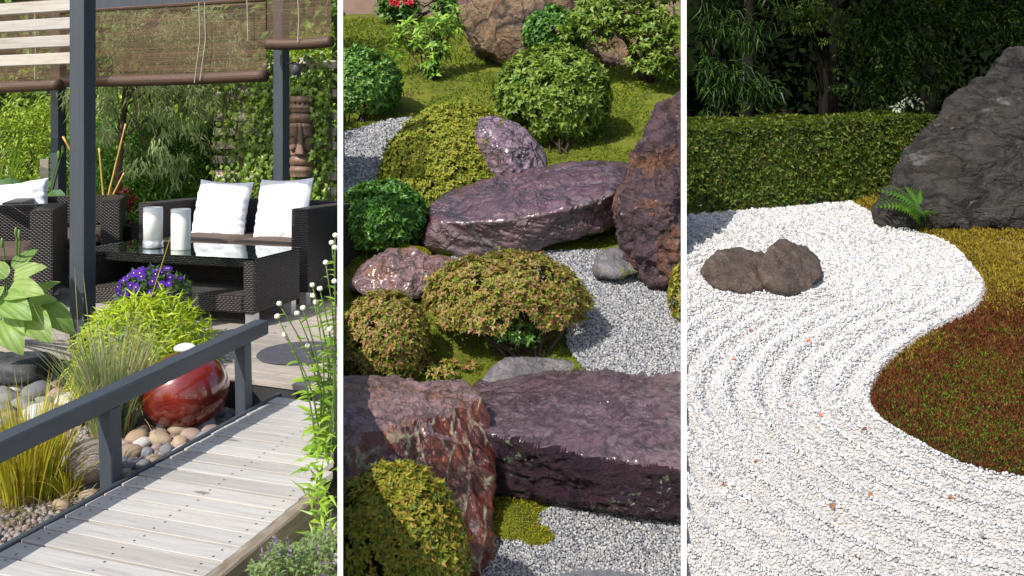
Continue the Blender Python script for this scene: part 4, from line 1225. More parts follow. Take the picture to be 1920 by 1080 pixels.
# silver tree
tb_ = P(218, 372, 8.75) * [1, 1, 0]
st = thing("silver_tree", "slender tree with narrow silvery leaves behind the blinds and the canes", "tree", tb_)
cl = []
for (px_, py_, s, nn_) in ((300, 60, 70, 46), (230, 80, 60, 34), (350, 150, 60, 44), (270, 165, 60, 40), (390, 170, 45, 30), (200, 190, 40, 18), (330, 215, 50, 26), (420, 110, 40, 20), (260, 30, 80, 30), (270, 285, 45, 14), (320, 300, 28, 8), (140, 190, 30, 10), (400, 40, 60, 20), (205, 250, 25, 7)):
    for _ in range(nn_):
        cl.append(P(px_ + random.gauss(0, s * .62), py_ + random.gauss(0, s * .42), 8.75 + random.gauss(0, .3)))
C = np.array(cl); C, = keep(1, 0.15, C); C = C[C[:, 2] < 3.2]
M_silv = leafmat("silver_leaf", [(0.24, 0.34, 0.11), (0.38, 0.48, 0.19), (0.54, 0.60, 0.32), (0.32, 0.44, 0.10)], 0.5, 0.42, (0.4, 0.45, 0.15))
Nn = nrm(C - P(250, 150, 8.75))
crown_leaves(C, Nn, 1, 20, 0.11, 0.0165, 0.75, 0.35, M_silv, st, droop=0.3)
tr = np.array([tb_ - [0, 0, .05], P(222, 340, 8.75), P(228, 260, 8.75), P(233, 200, 8.72), P(236, 150, 8.7), P(234, 112, 8.7), P(246, 70, 8.7), P(285, 40, 8.7), P(320, 18, 8.7)])
mb = MB().add(*tube(tr, np.linspace(.038, .012, len(tr)), 8))
for e in C[rng.integers(0, len(C), 34)]:
    i = rng.integers(2, len(tr)); ks = np.linspace(0, 1, 6)[:, None]
    mb.add(*tube(tr[i] * (1 - ks) + e * ks + np.array([0, 0, .08]) * np.sin(ks * 3.1), np.linspace(.011, .004, 6), 5))
wpart("trunk", mb, M_bark, st, True)

# trellis, ivy, carved figure, spotlight
t0 = np.array([P(405, 0, 8.5)[0], 8.5, 0.0])
tre = thing("trellis", "wooden trellis of pale horizontal slats overgrown by ivy", "trellis", t0)
tr_reach = divider_reach(t0 - vv * .03, uu) - 0.03
for k, z in enumerate((1.632, 1.42, 1.276, 1.143, 1.0, 0.86, 0.72, 0.58, 0.44, 0.3)):
    lpart("slat", MB().bm(box(-0.0, tr_reach, -0.045, -0.02, z - .036, z + .036, .003)), M_trel, tre, rot=(0, 0, U_ANG))
lpart("slat", MB().bm(box(.55, tr_reach, -0.045, -0.02, 1.865, 1.94, .003)), M_trel, tre, rot=(0, 0, U_ANG))
for x, h in ((0.32, 1.75), (1.02, 1.98)):
    lpart("post", MB().bm(box(x - .035, x + .035, -0.018, 0.04, -0.1, h, .004)), M_trel, tre, rot=(0, 0, U_ANG))
M_ivy = leafmat_obj("ivy_leaf", [(0.07, 0.13, 0.012), (0.14, 0.23, 0.02), (0.24, 0.34, 0.04), (0.10, 0.18, 0.02)], 0.35, 0.35, (0.35, 0.45, 0.03))
M_ivy2 = leafmat("ivy_leaf_small", [(0.03, 0.08, 0.01), (0.09, 0.16, 0.015), (0.18, 0.28, 0.03), (0.26, 0.36, 0.05)], 0.35, 0.35, (0.35, 0.45, 0.03))
out = [(0, 0), (-.12, .30), (.18, .26), (.30, .52), (.50, .27), (1.0, 0), (.50, -.27), (.30, -.52), (.18, -.26), (-.12, -.30)]
V = np.array([(x, y, -0.25 * abs(y) - 0.12 * x * x) for x, y in out] + [(.3, 0, .06)]) * 0.072
me_ivy = MB().add(V, np.array([[10, i, (i + 1) % 10] for i in range(10)])).mesh("leaf", M_ivy)
iv = thing("ivy", "dense ivy with lobed green leaves covering the trellis behind the sofa", "climbing plant", t0 + uu * .9)
def ivy_spots(n):
    s = rng.uniform(-0.02, tr_reach, n * 3); z = rng.uniform(0.45, 2.15, n * 3)
    dens = np.clip(0.10 + 1.3 * (s / tr_reach), 0, 1) * np.clip((2.08 - z) / 0.3, 0, 1)
    dens *= np.where((z > 1.5) & (s < .55), .8, 1)
    dens *= np.where((s > 1.0) & (s < 1.26) & (z > 0.98) & (z < 1.56), 0.0, 1)
    nz_ = vnoise(np.stack([s * 5, z * 5, s * 0], 1), 3)
    ok = rng.uniform(0, 1, n * 3) < dens * np.clip(.75 + .6 * nz_, .05, 1)
    s, z = s[ok][:n], z[ok][:n]
    return t0 + uu * s[:, None] - vv * (0.05 + rng.uniform(0, .14, len(s)))[:, None] + np.stack([s * 0, s * 0, z], 1)
for q in ivy_spots(290):
    q = q - vv * 0.05
    if not inside(1, q[None], 0.1)[0]: continue
    an = random.gauss(-1.57, .8)
    Dv = uu * math.cos(an) + np.array([0, 0, math.sin(an)]) - vv * random.uniform(.1, .6)
    place_dn("leaf", me_ivy, iv, q, Dv, -vv * 1.0 + np.array([random.uniform(-.5, .5), 0, random.uniform(.1, .8)]), random.uniform(.65, 1.15))
Q = ivy_spots(2600) + vv * .03; Q, = keep(1, 0.08, Q)
an = rng.normal(-1.57, .9, len(Q))
D = uu * np.cos(an)[:, None] + np.stack([an * 0, an * 0, np.sin(an)], 1) - vv * rng.uniform(0, .6, len(Q))[:, None]
tag(wpart("foliage", MB().add(*leaves(Q, D, -vv + dirs(len(Q)) * .6 + [0, 0, .5], rng.uniform(.04, .07, len(Q)), rng.uniform(.04, .065, len(Q)), .1, -.15)), M_ivy2, iv), kind="stuff")
mb = MB()
for k in range(26):
    s = random.uniform(.2, tr_reach - .05); z = 0.0; pts = []
    while z < 1.9:
        pts.append(t0 + uu * min(s, tr_reach - .03) - vv * (.055 + random.uniform(0, .05)) + np.array([0, 0, z])); s += random.gauss(0, .06); z += .2
    mb.add(*tube(pts, .005, 4))
tag(wpart("stem", mb, M_bark, iv), kind="stuff")
# hedge behind the trellis
shrub("conifer", "dark leafy bush standing behind the ivy trellis", 540, 380, 9.6, 0.95, 0.5, 1.9, 1500, M_dgreen, 3, 0.10, 0.05, 31)
shrub("light_shrub", "yellow green bush showing above the trellis right of the rear post", 590, 300, 10.6, 0.8, 0.5, 2.5, 1500, M_lime, 3, 0.09, 0.045, 33)

tc_ = t0 + uu * 1.13 - vv * 0.16; tz0, tz1 = 0.86, 1.60
def totem():
    nz_, na = 150, 96
    z = np.linspace(0, 1, nz_)[:, None]; a = np.linspace(-math.pi, math.pi, na, endpoint=False)[None]
    r = 0.105 + 0 * a + 0 * z
    sm = lambda x, c, w: np.exp(-((x - c) / w) ** 2)
    # a = 0 faces the deck
    r = r + 0.010 * sm(z, .95, .03) + 0.010 * sm(z, .86, .02) * (1 + .3 * np.cos(a * 8)) - 0.016 * sm(z, .905, .014) * (np.cos(a * 14) > .2)
    r = r - 0.014 * sm(z, .79, .012) + 0.014 * sm(z, .73, .035) - .012 * sm(z, .672, .01) + .010 * sm(z, .63, .03) * sm(a, 0, 2.0)
    nose = np.clip(1 - np.abs(a) / (0.10 + 0.42 * np.clip((.66 - z) / .36, 0, 1)), 0, 1) * ((z > .28) & (z < .64))
    r = r + 0.045 * np.minimum(nose * 1.6, 1) * np.clip((.70 - z) / .4, 0, 1)
    for s in (-1, 1):
        dd = np.sqrt(((a - s * .78) / .42) ** 2 + ((z - .40) / .085) ** 2)
        r = r + 0.022 * np.clip(1.15 - dd, 0, .45) / .45 - 0.016 * sm(dd, 1.15, .12) + .004 * np.cos(a * 60) * np.cos(z * 180) * (dd < .9)
        r = r - 0.010 * sm(a, s * (.25 + .9 * (z - .55) * -1), .06) * ((z > .44) & (z < .66))
    r = r - 0.012 * sm(z, .255, .012) + 0.014 * sm(z, .20, .04) * sm(a, 0, 1.6) - .016 * sm(z, .135, .012) * sm(a, 0, 1.3) + .01 * sm(z, .08, .03)
    ang = a - R(84)
    V = np.stack([tc_[0] + r * np.cos(ang), tc_[1] + r * np.sin(ang), tz0 + (tz1 - tz0) * z + 0 * a], -1).reshape(-1, 3)
    V = V + nrm(V - tc_) * (.003 * fbm(V * [3, 3, 1], 9, 3, 2))[:, None]
    i = np.arange(nz_ - 1)[:, None] * na; j = np.arange(na)[None]; k = (j + 1) % na
    q = np.stack([i + j, i + k, i + na + k, i + na + j], -1).reshape(-1, 4)
    return MB().add(V, [q, np.array([[(nz_ - 1) * na + t for t in range(na)]])])
m, nt, b = newmat("carved_wood")
v = coords(nt, (6, 6, 1))
n = nd(nt, "TexNoise", Vector=v, Scale=4.0, Detail=7.0).outputs[0]
c = ramp(nt, n, [(0.3, (0.10, 0.055, 0.035)), (0.7, (0.24, 0.145, 0.095))])
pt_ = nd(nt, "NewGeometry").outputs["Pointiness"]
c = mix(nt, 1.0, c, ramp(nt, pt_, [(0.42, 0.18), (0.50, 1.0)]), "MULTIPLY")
nt.links.new(c, b.inputs["Base Color"]); b.inputs["Roughness"].default_value = .55
bump(nt, b, n, .4, .006)
solo("carved_totem", totem(), m, "carved brown wooden totem with big round eyes hung amid the ivy", "carving", smooth=True, base=(tc_[0], tc_[1], tz0))
lp_ = P(556, 130, 7.28)
sl_ = thing("spotlight", "small dark cylindrical garden spotlight fixed to the right of the rear post", "lamp", lp_)
M_lamp = plain("lamp_metal", (0.06, 0.06, 0.065), 0.45, .15, 10, .1)
mb = MB().add(*lathe([(0, .052), (.035, .052), (.041, .045), (.045, -.05), (.041, -.05), (.037, -.03), (0, -.03)], 20)).xf(Matrix.Rotation(R(12), 4, "Y"))
lpart("shade", mb, M_lamp, sl_, True)
lpart("bracket", MB().add(*tube([(0, 0, .045), (-.02, .03, .06), (pB - lp_)[:3] * [.9, .9, 0] + np.array([0, 0, .05])], .01, 6)), M_lamp, sl_)
# ================================================================== second bay: the wet rock garden
def poly2(pts): return np.array([G2(*p) for p in pts])
def in_polys(Q, polys): return np.any([sd_poly(Q, p) < 0 for p in polys], 0)
gp_mid = smoothpoly(poly2([(1000, 480), (1120, 470), (1300, 500), (1400, 560), (1400, 740), (1150, 740), (1095, 690), (1060, 640), (1085, 560), (1010, 520), (840, 520), (850, 470)]), 2)
gp_bot = smoothpoly(poly2([(905, 1090), (905, 1020), (990, 985), (1060, 950), (1300, 960), (1420, 1090), (1400, 1200), (900, 1200)]), 2)
gp_back = smoothpoly(poly2([(560, 262), (660, 250), (730, 226), (800, 222), (840, 250), (760, 300), (720, 360), (600, 420), (500, 400)]), 2)
M_grav2 = stonemat("wet_grey_gravel", [(0.06, 0.065, 0.08), (0.18, 0.19, 0.205), (0.31, 0.31, 0.315), (0.12, 0.13, 0.15), (0.42, 0.41, 0.40), (0.24, 0.22, 0.20)], 0.5, 0.4)
M_gbase2 = rockmat("gravel_base", [(0.06, 0.065, 0.075), (0.18, 0.185, 0.2)], 30, (0.5, 0.8))
for nm, poly, y0, y1, st in (("gravel_area", gp_mid, 4.8, 7.2, lambda y: 0.0024 * y), ("gravel_area", gp_bot, 3.5, 4.4, lambda y: 0.0025 * y), ("gravel_path", gp_back, 7.2, 10.4, lambda y: 0.0025 * y)):
    Q = scatter(2, y0, y1, lambda y: -0.21 * y, lambda y: 0.21 * y, st)
    Q = Q[sd_poly(Q, poly) < 0.02]
    Z = gz2(Q[:, 1]) + 0.012 + rng.uniform(0, 0.006, len(Q))
    gravel("gravel", np.stack([Q[:, 0], Q[:, 1], Z], 1), Q[:, 3] * 0.62, M_grav2, 2)
    n = len(poly)
    V = np.stack([poly[:, 0], poly[:, 1], gz2(poly[:, 1]) + 0.008], 1)
    bmv = np.concatenate([[V.mean(0) * [1, 1, 0] + [0, 0, float(gz2(V[:, 1].mean())) + .008]], V])
    V2, f2 = clip(bmv, [np.array([[0, i + 1, (i + 1) % n + 1] for i in range(n)])], 2, 0.010)
    solo(nm, MB().add(V2, f2), M_gbase2, kind="structure")
# moss tufts
M_mossl = leafmat("moss_sprig", [(0.045, 0.075, 0.006), (0.10, 0.150, 0.009), (0.19, 0.27, 0.018), (0.12, 0.13, 0.016)], 0.8, 0.3, (0.26, 0.33, 0.03), 0.15)
Q = scatter(2, 3.6, 16.0, lambda y: -0.21 * y, lambda y: 0.21 * y, lambda y: 0.0048 * y)
Q = Q[~in_polys(Q, [gp_mid, gp_bot, gp_back])]
bare = fbm(Q[:, :3] * [1, 1, 0], 1.6, 4, 8)
Q = Q[bare > -0.22 + .2 * rng.uniform(-1, 1, len(Q))]
Z = gz2(Q[:, 1]) + n2(Q[:, 0], Q[:, 1]) * np.clip(Q[:, 1] - 8.5, 0, 1)
B = np.stack([Q[:, 0], Q[:, 1], Z], 1)
k = 3
Bk = np.repeat(B, k, 0) + rng.normal(0, .012, (len(B) * k, 3)) * [1, 1, 0]
sz = np.repeat(Q[:, 3], k)
solo("moss", MB().add(*leaves(Bk, dirs(len(Bk)) * .9 + [0, 0, .8], dirs(len(Bk)), sz * rng.uniform(.5, 1.1, len(Bk)), sz * .34)), M_mossl, kind="stuff", base=(0, 8, 0))

# rocks
PUR = [(0.030, 0.014, 0.018), (0.085, 0.040, 0.048), (0.17, 0.095, 0.11), (0.26, 0.17, 0.19)]
M_wet = rockmat("wet_purple_rock", [(0.028, 0.008, 0.010), (0.080, 0.026, 0.032), (0.12, 0.046, 0.062), (0.19, 0.105, 0.145)], 2.0, (0.2, 0.45), (), 0.8, (1, 1, 1), 9, 1.0, 0.9, 0.05, crack=.8, cs=1.3)
M_egg = rockmat("wet_purple_boulder", [(0.045, 0.018, 0.028), (0.13, 0.06, 0.085), (0.26, 0.16, 0.22), (0.10, 0.045, 0.06)], 3.0, (0.25, 0.5), [((0.40, 0.34, 0.36), 22, .66)], 0.9, (1, 1, 1), 10, 1.0, 0.6, 0.05, crack=.9, cs=2.6)
M_stand = rockmat("lichened_rock", [(0.014, 0.007, 0.010), (0.060, 0.030, 0.038), (0.10, 0.060, 0.075), (0.21, 0.085, 0.04), (0.15, 0.105, 0.12)], 2.2, (0.45, 0.75), [((0.36, 0.33, 0.32), 26, .61), ((0.014, 0.010, 0.012), 7, .58)], 1.0, (1, 1, 1), 16, 0.4, 0.0, 0.06, crack=.7, cs=2.2)
M_slab = rockmat("wet_slab", [(0.018, 0.006, 0.010), (0.082, 0.030, 0.042), (0.20, 0.105, 0.135), (0.05, 0.018, 0.027), (0.25, 0.15, 0.18), (0.09, 0.036, 0.048), (0.42, 0.32, 0.35)], 3.6, (0.24, 0.48), [((0.08, 0.11, 0.06), 9, .65)], 1.0, (1, 1, 1.6), 17, 0.9, 0.5, 0.06, crack=.45, cs=2.4)  # top coloured lighter than the front; pale flecks stand in for highlights
M_slab_shade = rockmat("slab_face_shade", [(0.006, 0.005, 0.009), (0.020, 0.009, 0.017), (0.045, 0.018, 0.028), (0.014, 0.013, 0.028)], 4.0, (0.2, 0.5), [((0.22, 0.30, 0.17), 12, .60), ((0.26, 0.32, 0.22), 26, .60)], 1.0, (1, 1, 1.3), 18, 0.3, 0.0, 0.05)  # front face darkened in its colour to stand for shade, plus real lichen
M_grey2 = rockmat("grey_mossy_rock", [(0.07, 0.065, 0.072), (0.17, 0.155, 0.165), (0.28, 0.255, 0.26)], 5, (0.3, 0.7), [((0.15, 0.17, 0.06), 8, .56), ((0.40, 0.41, 0.35), 26, .63)], 0.9, (1, 1, 1), 26, crack=.4, cs=4)
M_rust = rockmat("rusty_pink_rock", [(0.12, 0.034, 0.018), (0.30, 0.12, 0.06), (0.34, 0.20, 0.20), (0.24, 0.13, 0.13), (0.48, 0.36, 0.35)], 3.6, (0.28, 0.55), [((0.30, 0.34, 0.20), 14, .64)], 1.0, (1, 1, 1.6), 17, 0.8, 0.5, 0.05, crack=.7, cs=2.6)
M_ochre = rockmat("ochre_rock", [(0.05, 0.024, 0.016), (0.16, 0.085, 0.045), (0.30, 0.20, 0.11), (0.13, 0.065, 0.06), (0.22, 0.17, 0.14)], 1.8, (0.4, 0.75), [((0.46, 0.44, 0.40), 7, .62)], 1.0, bscale=9, dist=0.10, crack=.8, cs=.9)
def add_rock(pts, mat, label, seed, bay=2, name="rock", cat="rock", cut=None, **kw):
    """cut: (material, test of face normals) for faces of other stone, or darkened to paint in shade"""
    V, f = rock(pts, seed=seed, **kw)
    V2, f2 = clip(V, f, bay)
    if cut is None: return solo(name, MB().add(V2, f2), mat, label, cat, smooth=True)
    mb = MB().add(V2, [])
    for g in f2:
        N = nrm(np.cross(V2[g[:, 1]] - V2[g[:, 0]], V2[g[:, 2]] - V2[g[:, 0]]))
        for _ in range(9):                            # even out the small bumps first
            vn = np.zeros((len(V2), 3))
            for q in range(g.shape[1]): np.add.at(vn, g[:, q], N)
            vn = nrm(vn); N = nrm(vn[g].mean(1))
        C = V2[g[:, :3]].mean(1)
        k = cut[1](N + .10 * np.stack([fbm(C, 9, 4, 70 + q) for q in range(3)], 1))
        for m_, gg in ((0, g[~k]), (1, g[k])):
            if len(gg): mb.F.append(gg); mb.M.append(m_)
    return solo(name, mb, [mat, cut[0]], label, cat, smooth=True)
def veinmat():
    """iron red broken face with pale lichen along its cracks"""
    m, nt, b = newmat("iron_red_face")
    v = coords(nt)
    n = nd(nt, "TexNoise", Vector=coords(nt, (2.2, 2.2, .7)), Scale=4.0, Detail=8.0, Roughness=.65).outputs[0]
    c = ramp(nt, n, [(.3, (.022, .006, .005)), (.5, (.075, .016, .010)), (.66, (.16, .045, .018)), (.78, (.30, .11, .03))])
    w = nd(nt, "TexNoise", Vector=v, Scale=5.0, Detail=5.0)
    vd = nd(nt, "VectorMath", {"operation": "ADD"}, i0=nd(nt, "Mapping", i0=v, i2=(0, .55, 0), i3=(7.5, 2.6, 2.0)).outputs[0], i1=nd(nt, "VectorMath", {"operation": "SCALE"}, i0=w.outputs[1], i3=.55).outputs[0]).outputs[0]
    vo = nd(nt, "TexVoronoi", {"feature": "DISTANCE_TO_EDGE"}, Vector=vd, Scale=1.25).outputs["Distance"]
    sp = nd(nt, "TexNoise", Vector=v, Scale=34.0, Detail=5.0, Roughness=.7).outputs[0]
    f = ramp(nt, math_(nt, "SUBTRACT", math_(nt, "MULTIPLY", math_(nt, "POWER", sp, 1.6), .15), vo), [(.0, 0.0), (.03, .8)])
    f2 = ramp(nt, nd(nt, "TexNoise", Vector=v, Scale=26.0, Detail=6.0, Roughness=.7).outputs[0], [(.67, 0.0), (.70, .8)])
    pat = ramp(nt, nd(nt, "TexNoise", Vector=v, Scale=9.0, Detail=7.0, Roughness=.75).outputs[0], [(.44, .12), (.58, .85)])
    f = math_(nt, "MAXIMUM", math_(nt, "MULTIPLY", f, pat), f2)
    c = mix(nt, f, c, (.33, .33, .22))
    nt.links.new(c, b.inputs["Base Color"])
    nt.links.new(mix(nt, f, (.25, .25, .25), (.85, .85, .85)), b.inputs["Roughness"])
    bump(nt, b, math_(nt, "ADD", math_(nt, "MULTIPLY", n, 1.5), math_(nt, "MULTIPLY", f, .35)), .9, .02)
    return m
M_vein = veinmat()
pp = lambda L: np.array([P(*q) for q in L])
add_rock(pp([(776, 458, 6.75), (800, 478, 6.75), (905, 484, 6.72), (1012, 468, 6.8), (1120, 436, 6.9), (1185, 405, 7.05), (795, 428, 6.7), (900, 420, 6.62), (1040, 398, 6.65), (1170, 352, 6.85), (815, 382, 7.35), (930, 336, 7.65), (1040, 308, 7.85), (1110, 303, 7.9), (1215, 312, 7.9), (1230, 380, 7.2), (805, 445, 7.5), (1225, 400, 7.9)]),
         M_wet, "long glossy wet purple rock lying below the small upright purple boulder", 2, p=40, level=7, chips=26, chip=(.90, .985), rough=((1.6, .045), (4.5, .026), (13, .012), (38, .005)), strata=nrm(np.array([0.3, -0.5, 0.8])))
add_rock(pp([(900, 226, 8.03), (942, 217, 8.28), (975, 230, 8.23), (1003, 266, 8.08), (1029, 292, 8.13), (1029, 330, 8.13), (908, 350, 7.98), (905, 300, 7.93), (893, 250, 7.98), (905, 240, 8.53), (1010, 290, 8.58), (1020, 345, 8.58), (915, 350, 8.48), (955, 290, 7.80), (965, 350, 7.83), (1015, 345, 7.98)]),
         M_egg, "small upright wet purple boulder between the round azalea dome and the long rock", 4, p=36, level=6, chips=22, chip=(.84, .97), rough=((2.8, .05), (7, .028), (22, .011)))
add_rock(pp([(1272, 552, 6.2), (1195, 525, 6.25), (1160, 480, 6.35), (1152, 388, 6.35), (1184, 310, 6.5), (1213, 240, 6.6), (1238, 196, 6.65), (1300, 155, 6.75), (1420, 200, 6.7), (1420, 560, 6.3), (1190, 480, 7.0), (1170, 385, 6.95), (1250, 205, 7.0), (1420, 200, 7.1), (1420, 520, 7.1), (1225, 400, 6.15)]),
         M_stand, "tall rough purple and rust coloured standing rock at the right white divider", 7, p=34, level=7, chips=34, chip=(.86, .98), rough=((1.8, .09), (5, .05), (14, .026), (40, .010)))
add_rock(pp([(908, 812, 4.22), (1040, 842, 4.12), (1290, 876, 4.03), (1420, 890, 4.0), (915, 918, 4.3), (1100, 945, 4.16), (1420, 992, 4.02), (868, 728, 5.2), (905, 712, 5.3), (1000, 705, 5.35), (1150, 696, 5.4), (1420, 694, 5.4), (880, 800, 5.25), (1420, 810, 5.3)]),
         M_slab, "big flat wet purple slab in the foreground with a shallow puddle on top", 9, cut=(M_slab_shade, lambda N: N[:, 2] < .58), p=44, level=7, chips=8, chip=(.95, .99), rough=((1.7, .03), (5, .022), (15, .014), (42, .007)), strata=np.array([0, 0, 1.0]))
add_rock(pp([(540, 704, 4.80), (640, 708, 4.80), (760, 716, 4.80), (872, 716, 4.68), (902, 738, 4.4), (922, 830, 4.25), (908, 930, 4.1), (927, 1075, 3.92), (925, 1180, 3.92), (738, 812, 3.98), (830, 768, 4.25), (540, 800, 3.85), (690, 1000, 3.72), (540, 1000, 3.7), (850, 1180, 3.7), (560, 1180, 3.7), (900, 900, 4.9), (540, 900, 4.9)]),
         M_rust, "large foreground rock with flat pink top and slanting red brown face streaked with lichen", 12, cut=(M_vein, lambda N: (N[:, 2] < .70) & (N[:, 0] > -.30)), p=44, level=7, chips=8, chip=(.95, .99), rough=((1.6, .03), (5, .02), (16, .010), (45, .004)), strata=nrm(np.array([0.8, 0.1, 0.6])))
add_rock(pp([(655, 540, 6.15), (685, 492, 6.35), (718, 473, 6.5), (790, 471, 6.65), (858, 490, 6.6), (872, 525, 6.35), (765, 556, 6.05), (680, 552, 6.1), (720, 520, 6.9), (850, 520, 6.9), (735, 500, 6.15)]),
         M_rust, "low rust and mauve rock between the dark green bush and the long glossy rock", 15, p=30, level=6, chips=24, rough=((2.6, .06), (7, .04), (20, .018)))
add_rock(pp([(888, 722, 5.2), (915, 690, 5.25), (960, 666, 5.4), (1030, 668, 5.45), (1085, 690, 5.4), (1108, 722, 5.3), (1000, 735, 5.15), (960, 690, 5.9), (1080, 700, 5.9), (900, 760, 5.3), (1100, 760, 5.3)]),
         M_grey2, "grey mossy rock behind the flat slab below the umbrella shaped azalea", 18, p=12, rough=((3, .03), (9, .012), (28, .005)))
add_rock(pp([(1070, 720, 5.45), (1080, 662, 5.6), (1092, 642, 5.7), (1130, 655, 5.7), (1157, 685, 5.65), (1157, 712, 5.55), (1100, 735, 5.4), (1090, 690, 6.1), (1150, 710, 6.1)]),
         M_egg, "dark purple rock beside the gravel right of the grey mossy rock", 21, p=14, rough=((4, .03), (10, .016), (30, .006)))
add_rock(pp([(790, 680, 5.75), (800, 630, 5.8), (840, 618, 5.9), (880, 620, 6.0), (905, 650, 5.9), (900, 690, 5.8), (830, 690, 6.3), (890, 680, 6.3)]),
         M_grey2, "pale rock half hidden beneath the umbrella shaped azalea", 22, p=14)
add_rock(pp([(868, -60, 13.0), (872, 40, 12.6), (890, 92, 12.4), (930, 110, 12.2), (990, 150, 12.0), (1075, 120, 12.3), (1090, -60, 12.6), (900, -80, 14.5), (1100, -80, 14.5), (1080, 100, 14.5), (900, 100, 14.5), (950, 30, 12.0)]),
         M_ochre, "big ochre and brown rock at the top centre behind the round green bush", 25, p=34, level=6, chips=26, rough=((0.9, .16), (2.4, .08), (7, .03)))
add_rock(pp([(1060, 100, 12.6), (1080, 60, 12.9), (1150, 40, 13.2), (1240, 60, 13.2), (1290, 130, 12.6), (1180, 150, 12.4), (1100, 100, 14), (1280, 100, 14)]),
         M_ochre, "low brown rock in the shade of the tall shrub at the top right", 27, p=16, rough=((1.5, .08), (4, .04), (9, .02)))
add_rock(pp([(960, 530, 6.3), (968, 500, 6.4), (1000, 480, 6.5), (1040, 500, 6.4), (1050, 530, 6.3), (1000, 520, 6.7), (1000, 540, 6.2)]) + np.array([0.62, 0.05, 0.06]),
         M_grey2, "small mossy stone wedged under the standing rock beside the gravel", 29, p=14, level=4)
# puddle on the slab
pw = np.array([P(*q) for q in [(1030, 778, 4.55), (1080, 795, 4.43), (1150, 808, 4.36), (1220, 805, 4.38), (1160, 795, 4.46), (1085, 780, 4.55)]])

# back garden wall
M_wall2 = plain("brown_plaster", (0.20, 0.13, 0.10), 0.9, 0.25, 1.2, 0.3, 20)
wv = MB().bm(box(-3.6, 3.6, 16.4, 16.6, 2.0, 6.2))
V2, f2 = clip(np.concatenate(wv.V), list(wv.F), 2)
solo("plaster_wall", MB().add(V2, f2), M_wall2, "low brown plaster wall at the top behind the moss slope", "wall")

# bushes ---------------------------------------------------------
AZ1 = [(0.06, 0.10, 0.010), (0.14, 0.17, 0.012), (0.26, 0.26, 0.022), (0.33, 0.20, 0.035), (0.18, 0.20, 0.015)]
M_az = leafmat("azalea_leaf", AZ1, 0.5, 0.3, (0.35, 0.38, 0.03), 0.3)
M_azp = leafmat("azalea_leaf_pink", [(0.06, 0.11, 0.012), (0.16, 0.19, 0.015), (0.28, 0.28, 0.035), (0.34, 0.13, 0.075), (0.14, 0.16, 0.015), (0.36, 0.21, 0.12)], 0.5, 0.3, (0.38, 0.36, 0.05), 0.3)
M_azd = leafmat("azalea_leaf_bright", [(0.07, 0.11, 0.010), (0.16, 0.21, 0.014), (0.28, 0.31, 0.025), (0.33, 0.26, 0.035), (0.20, 0.25, 0.016)], 0.5, 0.3, (0.35, 0.42, 0.03), 0.3)
M_cam = leafmat("camellia_leaf", [(0.02, 0.09, 0.015), (0.06, 0.17, 0.02), (0.13, 0.25, 0.04), (0.20, 0.32, 0.06)], 0.42, 0.2, (0.2, 0.35, 0.03), 0.35)
M_camd = leafmat("dark_glossy_leaf", [(0.016, 0.065, 0.006), (0.045, 0.135, 0.012), (0.11, 0.23, 0.03)], 0.42, 0.2, (0.15, 0.3, 0.02), 0.35)
M_olive = leafmat("olive_leaf", [(0.045, 0.10, 0.010), (0.12, 0.20, 0.016), (0.23, 0.29, 0.04), (0.06, 0.15, 0.015)], 0.45, 0.25, (0.25, 0.3, 0.03), 0.35)
def bush(name, label, cat, base, ctr, r, n, mat, k, L, W, seed, zmin=-.5, tilt=.55, bmp=.07, cut=None, stems=8, depth=.07, r0=.014, bay=2, gap=.30):
    base = np.asarray(base, float); ctr = np.asarray(ctr, float)
    t = thing(name, label, cat, base)
    Q, Nn = dome(n, ctr, r, zmin, bmp, 3.0, depth, seed)
    gaps = fbm(Q / np.mean(r), 3.4, 3, seed + 30) > -gap + .25 * rng.uniform(-1, 1, len(Q))
    Q, Nn = Q[gaps], Nn[gaps]
    Q = Q + Nn * (rng.exponential(.022, len(Q)) * np.mean(r) * (rng.uniform(0, 1, len(Q)) < .25))[:, None]
    if cut is not None:
        ok = cut(Q); Q, Nn = Q[ok], Nn[ok]
    V, f = rosettes(Q, Nn + dirs(len(Q)) * .35 + [0, 0, .25], k, L, W, tilt)
    cen = V.reshape(-1, 5, 3)
    ok = inside(bay, cen[:, 2], .012) & inside(bay, cen[:, 0], .012) & inside(bay, cen[:, 3], .012) & inside(bay, cen[:, 4], .012)
    V = cen[ok].reshape(-1, 3); f = f[: ok.sum() * 4]
    tag(wpart("foliage", MB().add(V, f), mat, t), kind="stuff")
    mb = MB(); ks = np.linspace(0, 1, 7)[:, None]
    Qi, = keep(bay, .03, Q)
    for s in range(stems):
        e = ctr + (Qi[rng.integers(len(Qi))] - ctr) * .85
        b0 = base + np.array([random.uniform(-.25, .25) * r[0], random.uniform(-.25, .25) * r[1], -.03])
        arc = b0 * (1 - ks) + e * ks + np.array([random.uniform(-.06, .06), random.uniform(-.06, .06), .05]) * np.sin(ks * 3.1)
        mb.add(*tube(arc, r0 * np.linspace(1, .3, 7), 5))
        for _ in range(3):
            i = rng.integers(3, 7); e2 = Qi[rng.integers(len(Qi))]
            if np.linalg.norm(e2 - arc[i]) < r[0] * .9: mb.add(*tube([arc[i], (arc[i] + e2) / 2 + [0, 0, .02], e2], r0 * np.array([.45, .3, .15]), 4))
    wpart("branches", mb, M_twig, t)
    return t
def c2(px, py, Y, dy=0): return P(px, py, Y + dy)
bush("round_bush", "round light green clipped bush at the left edge beyond the gravel path", "bush", G2(672, 225), c2(676, 158, 10.4), (.48, .45, .43), 1300, M_cam, 6, .080, .036, 3, -.8)
